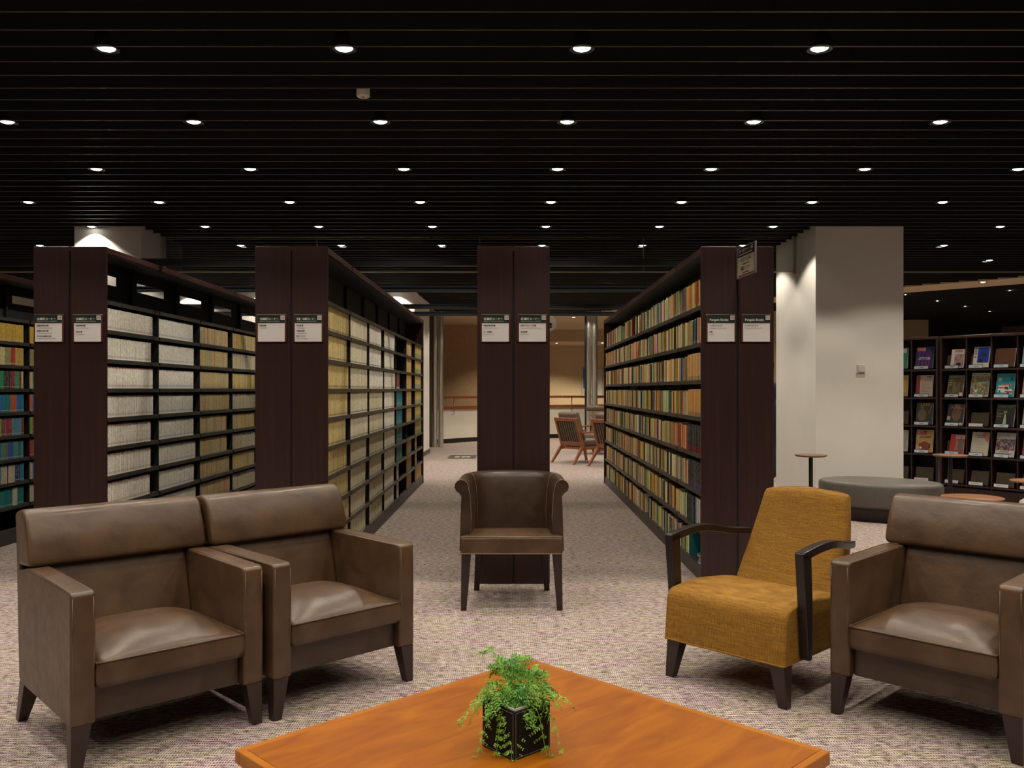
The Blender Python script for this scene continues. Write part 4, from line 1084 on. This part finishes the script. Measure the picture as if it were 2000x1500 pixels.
def rack_fit(t, x, z, kind):
    M = slope(t, x, z)
    bm = NB(); box(bm, -.105, .105, 0, .17, -.003, 0, M=M); obj('acrylic_pocket', bm, ACRYL, t)
    bm = NB(); box(bm, -.115, .055, -.012, .032, .020, .023, M=M); a = obj('label_frame', bm, BLK, t)
    bm = NB(); box(bm, -.112, .052, -.009, .026, .0232, .0242, M=M); l = obj('label_card', bm, mat('label_blue', (.52, .64, .70), .4) if kind else mat('label_white', (.72, .70, .72), .4), t)
    bm = NB(); box(bm, -.05, .0, .005, .011, .0243, .0247, M=M) if kind else box(bm, -.09, .03, .006, .010, .0243, .0247, M=M); obj('label_print', bm, SGNK, l)
def mag(t, x, z, w, h, label, base, shapes, texts, dx=0, edge=(.5, .48, .42)):
    o = thing('magazine', label, 'magazine', (0, 0, 0), 0, 'magazines on display in the racks')
    o.matrix_world = local_M(t) @ slope(t, x+dx, z)
    bm = NB(); box(bm, -w/2, w/2, 0, h, .001, .009, r=.0008, seg=1); obj('pages', bm, mat('mag_pages', edge, .6), o)
    bm = NB(); box(bm, -w/2-.001, w/2-.004, 0, h, .0091, .0098); obj('cover', bm, mat('mag_%02x%02x%02x' % tuple(int(c*255) for c in base), base, .3, coat=.2), o)
    zz = .0099
    for s in shapes:
        bm = NB(); k = s[0]; c = s[-1]
        if k == 'r': box(bm, s[1]*w-w/2, s[2]*w-w/2, s[3]*h, s[4]*h, zz, zz+.0002)
        elif k == 'c':
            pts = [(s[1]*w-w/2+s[3]*w*math.cos(a), s[2]*h+s[4]*h*math.sin(a)) for a in [2*math.pi*i/18 for i in range(18)]]; prism(bm, pts, zz, zz+.0002)
        elif k == 'p': prism(bm, [(a*w-w/2, b*h) for a, b in s[1]], zz, zz+.0002); fixn(bm)
        m = c if not isinstance(c, tuple) else mat('ink_%02x%02x%02x' % tuple(int(q*255) for q in c), c, .35)
        obj('cover_picture', bm, m, o); zz += .00025
    for s, u, v, hh, ww, c in texts:
        text('cover_title', s, hh, mat('ink_%02x%02x%02x' % tuple(int(q*255) for q in c), c, .4), o, (u*w-w/2, v*h, zz+.0001), rot=(0, 0, 0), width=ww*w, depth=.0001, bold=.0004)
t2, cw2 = rack('dark wood magazine rack at the right edge, its full bays in view', (5.31, 10.83), (5.31+.58*1.22, 10.83-.815*1.22), 4)
t1, cw1 = rack('dark wood magazine rack half hidden behind the pale right pillar', (4.36, 11.66), (5.30, 10.86), 4)
PIC = noise_mat('cover_photo_olive', (.02, .02, .012), (.20, .15, .06), .35, (1, .6, 1), 22, 5)
PIC2 = noise_mat('cover_photo_pink', (.25, .12, .12), (.5, .36, .34), .35, (1, 1, 1), 40, 5)
def multi(name, cols, sc):
    m = mat(name, cols[0], .35); b = bsdf(m); tc_ = nd(m, 'ShaderNodeTexCoord'); v = nd(m, 'ShaderNodeTexVoronoi'); v.inputs['Scale'].default_value = sc
    r = nd(m, 'ShaderNodeValToRGB'); r.color_ramp.interpolation = 'CONSTANT'; e = r.color_ramp.elements; e[0].color = (*cols[0], 1); e[1].position = 1/len(cols); e[1].color = (*cols[1], 1)
    for i, c in enumerate(cols[2:], 2): q = e.new(i/len(cols)); q.color = (*c, 1)
    s = nd(m, 'ShaderNodeSeparateXYZ'); lk(m, tc_.outputs['Object'], v.inputs['Vector']); lk(m, v.outputs['Color'], s.inputs[0]); lk(m, s.outputs[0], r.inputs[0]); lk(m, r.outputs[0], b.inputs['Base Color']); return m
PAINT = multi('cover_painting', [(.05, .12, .35), (.10, .22, .05), (.40, .26, .05), (.30, .05, .03), (.45, .38, .2), (.12, .25, .06)], 70)
FRUIT = multi('cover_fruit', [(.4, .05, .03), (.05, .08, .3), (.45, .30, .04), (.25, .06, .1), (.03, .03, .03), (.15, .3, .35)], 60)
BIND = noise_mat('leather_binding', (.09, .035, .018), (.14, .055, .028), .5, (40, 2, 1), 3, 4)
GOLD = noise_mat('cover_gold', (.42, .22, .06), (.52, .38, .14), .35, (1, 1, 1), 12, 3)
XC = lambda i, cw: .02+cw*(i+.5)
W_, K_ = (.70, .67, .60), (.02, .02, .02); RED_ = (.42, .03, .03)
# rack 2
c0, c1, c2, c3 = [XC(i, cw2) for i in range(4)]
mag(t2, c0, ZR[0], .165, .235, 'white magazine with red script title and blossom photo, top row', W_, [('r', .25, .95, .05, .75, PIC2), ('c', .6, .33, .12, .10, (.45, .25, .18)), ('p', [(.4, .1), (.8, .1), (.75, .27), (.45, .27)], (.02, .02, .05))], [('求是風', .2, .84, .035, .6, RED_)], .03)
mag(t2, c1, ZR[0], .19, .255, 'white magazine with a blue picture panel, top row', W_, [('r', .24, .95, .22, .97, (.02, .05, .36)), ('c', .62, .6, .2, .10, (.02, .03, .08)), ('p', [(.3, .22), (.62, .22), (.6, .42), (.4, .45)], (.02, .03, .06)), ('c', .12, .5, .06, .04, (.35, .02, .08))], [('新', .04, .86, .03, .16, K_), ('東', .04, .75, .03, .16, K_), ('亜', .04, .63, .03, .16, K_)], .02)
mag(t2, c2, ZR[0], .23, .225, 'brown leather-look volume with gilt lines, top row', (.10, .04, .02), [('r', 0, .98, 0, 1, BIND)]+[('r', a, a+.01, .05, .95, (.05, .02, .01)) for a in (.2, .36, .52, .68, .84)], [], 0, (.1, .05, .03))
mag(t2, c0, ZR[1], .20, .275, 'olive archaeology magazine with an ancient relief photo', (.03, .035, .022), [('r', 0, .98, .05, .84, PIC), ('c', .42, .45, .10, .33, (.20, .14, .06)), ('c', .68, .42, .10, .35, (.16, .11, .045)), ('r', .78, .96, .03, .18, W_)], [('ARCHAEOLOGY', .03, .87, .03, .92, (.4, .42, .36)), ('Secrets', .03, .72, .02, .24, W_), ('of the', .03, .62, .018, .2, W_), ('temple', .03, .52, .018, .2, W_)])
mag(t2, c1, ZR[1], .215, .295, 'magazine with a colourful crowded painting on its cover', (.5, .48, .4), [('r', .02, .98, .05, .86, PAINT), ('c', .5, .68, .14, .07, (.08, .22, .04)), ('c', .3, .25, .1, .05, W_), ('r', .05, .9, .88, .885, K_)], [('ART & HISTORY REVIEW', .04, .91, .014, .85, K_)])
mag(t2, c2, ZR[1], .21, .285, 'teal magazine with a big letter A and a red and white camper van', (.01, .28, .34), [('r', .08, .27, .66, .82, (.45, .45, .38)), ('p', [(.10, .22), (.9, .12), (.9, .30), (.72, .34), (.66, .52), (.12, .48)], W_), ('p', [(.12, .36), (.5, .36), (.5, .41), (.12, .42)], (.45, .08, .05)), ('p', [(.5, .20), (.9, .14), (.9, .24), (.5, .26)], (.45, .10, .04)), ('p', [(.48, .32), (.70, .30), (.66, .42), (.48, .44)], (.03, .04, .05)), ('c', .68, .16, .06, .04, K_), ('c', .22, .24, .05, .035, K_), ('r', .3, .85, .48, .54, (.5, .12, .08))], [('A', .72, .66, .075, .2, K_)])
mag(t2, c0, ZR[2], .21, .265, 'black business magazine with a close-up face and pale serif title', (.015, .015, .014), [('c', .55, .55, .27, .36, (.16, .085, .05)), ('c', .55, .93, .2, .08, (.25, .13, .08)), ('r', .42, .50, .60, .625, (.04, .02, .015)), ('r', .62, .70, .60, .625, (.04, .02, .015)), ('p', [(.53, .45), (.60, .45), (.565, .6)], (.11, .055, .035)), ('r', .46, .65, .35, .37, (.09, .03, .025)), ('c', .9, .78, .09, .07, (.4, .01, .03)), ('c', .55, .99, .06, .03, (.4, .01, .03)), ('r', .02, .22, .25, .42, (.35, .33, .25)), ('r', .1, .95, .0, .12, (.45, .43, .38))], [('Forbes', .2, .78, .05, .6, (.5, .38, .3))])
mag(t2, c2, ZR[2], .21, .27, 'black magazine with green FORTUNE title and a man in a dark jacket', (.018, .02, .018), [('p', [(.3, .0), (.9, .0), (.95, .45), (.6, .58), (.35, .5)], (.008, .01, .014)), ('p', [(.38, .05), (.58, .05), (.52, .56), (.45, .56)], (.45, .45, .4)), ('c', .48, .68, .09, .10, (.35, .2, .13)), ('c', .48, .76, .10, .05, (.03, .02, .015)), ('p', [(.0, .6), (.03, .6), (.2, .8), (.17, .8)], (.1, .14, .08)), ('p', [(.7, .8), (.73, .8), (.95, 1), (.9, 1)], (.1, .14, .08))], [('FORTUNE', .12, .86, .035, .76, (.07, .30, .04)), ('Global', .04, .56, .02, .3, (.15, .35, .04)), ('business', .04, .46, .014, .25, (.3, .35, .2))])
mag(t2, c0, ZR[3], .175, .245, 'red history magazine with white title and two drawn figures', (.45, .02, .02), [('r', .35, .97, .78, .97, (.5, .42, .4)), ('p', [(.32, .2), (.42, .5), (.36, .75), (.52, .8), (.58, .5), (.48, .2)], (.2, .2, .17)), ('p', [(.62, .15), (.66, .7), (.8, .8), (.92, .6), (.88, .15)], (.10, .12, .12)), ('c', .46, .8, .05, .04, (.4, .3, .2)), ('c', .76, .82, .05, .04, (.35, .08, .05))], [('HISTORY', .37, .88, .024, .56, RED_), ('TODAY', .37, .80, .022, .5, RED_)], .02)
mag(t2, c1, ZR[3], .205, .285, 'cream Japan review journal with a coral quarter circle', (.52, .46, .38), [('p', [(.58, .98), (.96, .98), (.96, .55), (.78, .66), (.64, .82)], (.50, .17, .13)), ('r', .3, .75, .58, .585, (.25, .22, .2)), ('r', .3, .82, .48, .485, (.25, .22, .2)), ('r', .3, .78, .44, .445, (.25, .22, .2)), ('r', .3, .84, .32, .325, (.25, .22, .2)), ('r', .3, .70, .22, .225, (.25, .22, .2))], [('JAPAN', .2, .82, .032, .55, K_), ('REVIEW', .3, .74, .022, .42, K_)])
mag(t2, c2, ZR[3], .215, .29, 'white magazine with lilac JICA title over a bright fruit photo', (.48, .45, .44), [('r', .0, .98, .27, .73, FRUIT)], [('JICA', .08, .81, .06, .62, (.30, .22, .38)), ('Innovations', .25, .2, .02, .45, K_), ('for a better tomorrow', .1, .12, .018, .8, K_)])
for zi, (lab, c) in enumerate((('pale blue magazine cut by the right edge, top row', (.2, .35, .4)), ('pink magazine cut by the right edge, second row', (.5, .25, .2)), ('grey magazine cut by the right edge, third row', (.3, .32, .25)), ('maroon magazine cut by the right edge, fourth row', (.3, .03, .08)))):
    mag(t2, c3, ZR[zi], .20, .26, lab, c, [('r', .1, .9, .15, .7, PIC2 if zi % 2 else PAINT)], [])
# rack 1
d = [XC(i, cw1) for i in range(4)]
mag(t1, d[3], ZR[0], .21, .285, 'blue magazine with red banner and tall red figures, top row', (.02, .03, .18), [('r', .04, .55, .76, .97, (.36, .02, .03)), ('r', .58, .95, .8, .95, (.02, .03, .06))]+[('p', [(a, .55), (a+.05, .55), (a+.10, .73), (a+.05, .73)], (.36, .02, .04)) for a in (.15, .35, .55, .72)]+[('p', [(a, .15), (a+.08, .13), (a+.06, .38), (a+.01, .4)], (.36, .02, .04)) for a in (.15, .35, .55, .72)], [('今日中国', .07, .82, .04, .44, W_), ('新時代の全景', .2, .46, .02, .6, W_), ('世界と人々の記録', .12, .40, .018, .72, W_)])
mag(t1, d[3], ZR[1], .20, .275, 'cream magazine with a red spine strip and printed contents list', (.5, .40, .31), [('r', 0, .22, 0, 1, (.28, .03, .03)), ('r', .6, .9, .9, .94, K_)]+[('r', .3, .3+q, v, v+.008, (.2, .13, .1)) for q, v in ((.5, .75), (.6, .68), (.3, .62), (.45, .56), (.2, .48), (.6, .40), (.55, .35), (.35, .28), (.5, .22))], [])
mag(t1, d[3], ZR[2], .20, .28, 'black magazine with yellow script title and a seated figure', (.02, .018, .015), [('c', .35, .42, .25, .28, (.13, .09, .05)), ('c', .33, .78, .10, .1, (.2, .13, .08)), ('r', .25, .55, .85, .9, (.06, .05, .04)), ('p', [(.7, .5), (.74, .5), (.95, .95), (.92, .95)], (.25, .2, .1))], [('人民画報', .2, .86, .04, .6, (.45, .34, .04)), ('CHINA', .5, .1, .018, .3, (.4, .3, .05))])
mag(t1, d[3], ZR[3], .205, .29, 'golden magazine with a red 天下 banner and a red chest', (.45, .30, .12), [('r', 0, .98, 0, 1, GOLD), ('r', .04, .62, .78, .96, (.36, .02, .04)), ('p', [(.2, .12), (.8, .12), (.85, .38), (.5, .5), (.15, .38)], (.20, .04, .02)), ('c', .28, .2, .08, .05, W_), ('c', .78, .25, .06, .06, K_)], [('天下', .08, .83, .04, .3, W_), ('人生的禮物', .2, .64, .025, .62, K_)])
mag(t1, d[2], ZR[0], .20, .28, 'green magazine partly behind the pillar, top row', (.03, .22, .14), [('r', .1, .9, .75, .95, W_)], [])
mag(t1, d[2], ZR[1], .20, .28, 'yellow magazine partly behind the pillar, second row', (.45, .28, .05), [('r', .1, .9, .1, .6, GOLD)], [])
mag(t1, d[2], ZR[3], .20, .28, 'grey white magazine partly behind the pillar, fourth row', (.4, .38, .33), [('r', .1, .9, .1, .6, (.3, .28, .25))], [])
for tt, cw, skip in ((t2, cw2, 'b'), (t1, cw1, 'a')):
    for i in range(4):
        if tt is t1 and i < 2: continue
        for r_, z in enumerate(ZR):
            rack_fit(tt, XC(i, cw), z, not (r_ == 4 or (tt is t2 and i == 1 and r_ == 2)))
# ------------------------------------------------------------------ far lounge
def steel(label, x, y):
    t = thing('steel_columns', label, 'column', (x, y, 0), 0, 'pairs of polished steel columns')
    for dx in (-.068, .068):
        bm = NB(); lathe(bm, [(.062, 0), (.062, 3.10)], 28, cx=dx); obj('tube', bm, STEEL, t, smooth=True)
steel('pair of polished steel tube columns at the end of the left aisle', -1.72, 19.9)
steel('pair of polished steel tube columns between the two posters', 1.80, 19.9)
bm = NB(); box(bm, -2.0, -1.86, 19.9, 20.0, 0, CEIL); tag(obj('door_frame_post', bm, mat('olive_post', (.09, .075, .045), .5)), 'dark olive post beside the left steel columns', 'post')
bm = NB(); box(bm, 1.645, 1.685, 19.9, 20.0, 0, CEIL); tag(obj('door_frame_post', bm, BLK), 'thin black post beside the right steel columns', 'post')
def easy_chair(label, loc, rz):
    t = thing('easy_chair', label, 'armchair', loc, rz, 'teak easy chairs in the far lounge')
    def P(nm, m, *a, **k):
        bm = NB(); box(bm, *a, **k); return obj(nm, bm, m, t)
    # leaning back frame (local: front is -y)
    tilt = Matrix.Translation((0, .22, .30)) @ Matrix.Rotation(R(-18), 4, 'X')
    for s in (-1, 1):
        bm = NB(); box(bm, min(s*.26, s*.31), max(s*.26, s*.31), -.02, .02, -.06, .54, r=.004, M=tilt); obj('back_post', bm, TEAK, t)
    for z0, z1 in ((.48, .54), (.02, .09)):
        bm = NB(); box(bm, -.26, .26, -.018, .018, z0, z1, r=.003, M=tilt); obj('back_rail', bm, TEAK, t)
    for i in range(17):
        x = -.24+.03*i; bm = NB(); box(bm, x-.0075, x+.0075, -.006, .006, .09, .48, M=tilt); obj('slat', bm, CORD2 if i % 2 else CORD, t)
    bm = NB(); box(bm, -.24, .24, -.150, -.024, .06, .62, r=.04, seg=4, M=tilt); obj('back_cushion', bm, CUSH, t, smooth=True)
    bm = NB(); box(bm, -.25, .25, -.38, .17, .30, .42, r=.04, seg=4); obj('seat_cushion', bm, CUSH, t, smooth=True)
    for s in (-1, 1):
        bm = NB(); taper(bm, (s*.285, .23, .022, .035), (s*.30, .46, .018, .022), 0, .31, r=.004); obj('leg', bm, TEAK, t)
        bm = NB(); taper(bm, (s*.285, -.30, .022, .03), (s*.30, -.38, .018, .020), 0, .31, r=.004); obj('leg', bm, TEAK, t)
        bm = NB(); box(bm, min(s*.265, s*.31), max(s*.265, s*.31), -.36, .25, .25, .30, r=.004); obj('side_rail', bm, TEAK, t)
        bm = NB(); box(bm, min(s*.27, s*.34), max(s*.27, s*.34), -.34, .30, .545, .57, r=.006); obj('armrest', bm, TEAK, t)
        bm = NB(); box(bm, min(s*.275, s*.30), max(s*.275, s*.30), -.30, -.26, .30, .545, r=.003); obj('arm_post', bm, TEAK, t)
    P('front_rail', TEAK, -.26, .26, -.36, -.33, .25, .30); P('rear_rail', TEAK, -.26, .26, .20, .23, .25, .29)
easy_chair('teak easy chair with slatted back and taupe cushion right of the central bookcase', (1.245, 15.75, 0), R(127))
easy_chair('teak easy chair partly hidden by the right bookcase', (1.84, 15.0, 0), R(127))
easy_chair('teak easy chair with rolled pillow, farther away by the steel columns', (1.78, 17.9, 0), R(-25))
bm = NB(); tube(bm, [(1.5, 17.75, .93), (1.7, 17.82, .935), (1.95, 17.92, .93)], [.05, .06, .05], 12); tag(obj('pillow', bm, CUSH), 'taupe rolled pillow resting on the farthest teak chair', 'pillow')
def poster(label, x0, x1, shapes):
    t = thing('poster', label, 'poster', ((x0+x1)/2, 28.5, 1.06), 0, 'framed posters on the far wall')
    hw_ = (x1-x0)/2
    bm = NB(); box(bm, -hw_, hw_, -.03, 0, 0, .95, r=.004, seg=1); obj('frame', bm, mat('pale_wood_frame', (.42, .33, .2), .5), t)
    bm = NB(); box(bm, -hw_+.03, hw_-.03, -.034, -.030, .03, .92); obj('sheet', bm, mat('poster_white', (.5, .5, .5), .4), t)
    for a, b, c, d_, col in shapes:
        bm = NB(); box(bm, -hw_+a*2*hw_, -hw_+b*2*hw_, -.036, -.0341, c*.95, d_*.95); obj('print', bm, mat('print_%02x%02x%02x' % tuple(int(q*255) for q in col), col, .4), t)
poster('framed poster with a deep blue field left of the steel columns', 2.24, 2.95, [(.08, .40, .30, .97, (.03, .10, .32)), (.08, .4, .1, .25, (.35, .4, .42))])
poster('framed poster with an orange diagonal field right of the steel columns', 3.02, 3.75, [(.05, .6, .52, .8, (.55, .20, .02)), (.05, .35, .38, .52, (.55, .20, .02)), (.3, .45, .2, .25, (.5, .35, .05)), (.3, .45, .10, .14, (.05, .1, .35))])
rs = thing('hanging_sign', 'round white sign hanging by the central bookcase, half hidden', 'sign', (.70, 17.0, 2.46))
bm = NB(); lathe(bm, [(0, -.008), (.15, -.008), (.152, 0), (.15, .008), (0, .008)], 40)
for v in bm.verts: v.co = Vector((v.co.x, v.co.z, v.co.y+.15))
fixn(bm)
for f in bm.faces: f.smooth = False
obj('disc', bm, mat('sign_disc', (.78, .75, .64), .6), rs)
bm = NB(); box(bm, -.05, .055, -.0095, -.0085, .06, .155); obj('symbol', bm, BLK, rs)
bm = NB(); box(bm, -.04, .045, -.0105, -.0096, .09, .105); obj('symbol_line', bm, SGNW, rs)
bm = NB(); tube(bm, [(0, 0, .30), (0, 0, .64)], .004, 8); obj('hanger', bm, ALU, rs)
fm = thing('floor_sign', 'dark green rectangle with pale emblem lying on the far carpet', 'floor sign', (-.99, 17.0, 0))
bm = NB(); box(bm, -.27, .27, -.42, .42, 0, .003); obj('panel', bm, mat('mat_green', (.05, .055, .03), .6), fm)
bm = NB()
for cx_, ww in ((-.1, .06), (.02, .04), (.11, .05)): lathe(bm, [(1, .003), (.98, .004), (0, .004)], 24, cx=cx_, sx=ww, sy=.16)
obj('emblem', bm, mat('mat_print', (.45, .40, .33), .6), fm)
# ------------------------------------------------------------------ person behind the right bookcase
def person():
    me = bpy.data.meshes.new('body'); J = {}
    pts = [((0, 0, .95), .115), ((0, .01, 1.10), .115), ((0, .01, 1.28), .135), ((0, .0, 1.43), .075), ((0, -.01, 1.50), .05), ((0, -.02, 1.58), .078), ((0, -.02, 1.67), .085),
           ((-.19, 0, 1.38), .062), ((-.25, -.01, 1.12), .045), ((-.22, -.20, 1.02), .034), ((-.20, -.28, 1.02), .026),
           ((.19, 0, 1.38), .062), ((.25, -.01, 1.12), .045), ((.22, -.20, 1.02), .034), ((.20, -.28, 1.02), .026),
           ((-.09, 0, .86), .09), ((-.10, -.01, .48), .062), ((-.10, .02, .09), .042), ((-.11, -.12, .045), .038),
           ((.09, 0, .86), .09), ((.10, -.01, .48), .062), ((.10, .02, .09), .042), ((.11, -.12, .045), .038)]
    ed = [(0, 1), (1, 2), (2, 3), (3, 4), (4, 5), (5, 6), (2, 7), (7, 8), (8, 9), (9, 10), (2, 11), (11, 12), (12, 13), (13, 14), (0, 15), (15, 16), (16, 17), (17, 18), (0, 19), (19, 20), (20, 21), (21, 22)]
    me.from_pydata([p for p, r in pts], ed, [])
    o = bpy.data.objects.new('tmp', me); C.objects.link(o); md = o.modifiers.new('s', 'SKIN'); md.use_smooth_shade = True
    sk = me.skin_vertices[0].data
    for i, (p, r) in enumerate(pts): sk[i].radius = (r, r*(.72 if i in (0, 1, 2) else 1))
    sk[0].use_root = True
    o.modifiers.new('u', 'SUBSURF').levels = 2; o.modifiers['u'].render_levels = 2
    bpy.context.view_layer.update(); dg = bpy.context.evaluated_depsgraph_get()
    m2 = bpy.data.meshes.new_from_object(o.evaluated_get(dg)); bpy.data.objects.remove(o); m2.name = 'body'
    t = thing('person', 'person in navy jacket and black trousers, mostly hidden behind the right bookcase', 'person', (3.68, 12.6, 0), R(180))
    SK = mat('skin', (.40, .24, .16), .5); NV = mat('navy_jacket', (.010, .014, .028), .8); TR = mat('black_trousers', (.012, .012, .014), .8)
    m2.materials.clear()
    for m in (SK, NV, TR, BLK): m2.materials.append(m)
    for p in m2.polygons:
        c = p.center; p.use_smooth = True
        p.material_index = 3 if c.z < .09 else 2 if c.z < .92 else (0 if c.z > 1.46 or (c.y < -.235 and c.z < 1.2) else 1)
    link('body', m2, None, t)
    bm = NB(); lathe(bm, [(.088, 1.60), (.098, 1.66), (.094, 1.72), (.06, 1.765), (0, 1.775)], 20, cy=.0, sy=1.08); obj('hair', bm, mat('black_hair', (.01, .008, .007), .5), t, smooth=True)
    bm = NB(); lathe(bm, [(0, 1.585), (.006, 1.59), (.008, 1.61), (.004, 1.64)], 8, cy=-.108); 
    obj('nose', bm, SK, t)
    for s in (-1, 1):
        bm = NB(); bmesh.ops.create_uvsphere(bm, u_segments=10, v_segments=8, radius=.009, matrix=Matrix.Translation((s*.03, -.098, 1.645))); obj('eye', bm, BLK, t)
        bm = NB(); bmesh.ops.create_uvsphere(bm, u_segments=10, v_segments=8, radius=.02, matrix=Matrix.Translation((s*.086, -.01, 1.63)) @ Matrix.Diagonal((.4, .8, 1.4, 1))); obj('ear', bm, SK, t)
    for s in (-1, 1):
        bm = NB()
        for i in range(4): 
            x = s*.20+(-.024+.016*i); L_ = (.055, .07, .066, .05)[i]
            tube(bm, [(x, -.29, 1.02), (x, -.29-L_*.6, 1.015), (x, -.29-L_, .998)], [.009, .008, .006], 7)
        tube(bm, [(s*.20-s*.03, -.26, 1.025), (s*.20-s*.05, -.29, 1.03), (s*.20-s*.052, -.32, 1.02)], [.010, .009, .007], 7)
        obj('fingers', bm, SK, t)
    bm = NB(); box(bm, -.07, .07, -.016, -.012, 1.58, 1.583); bm.free()
person()
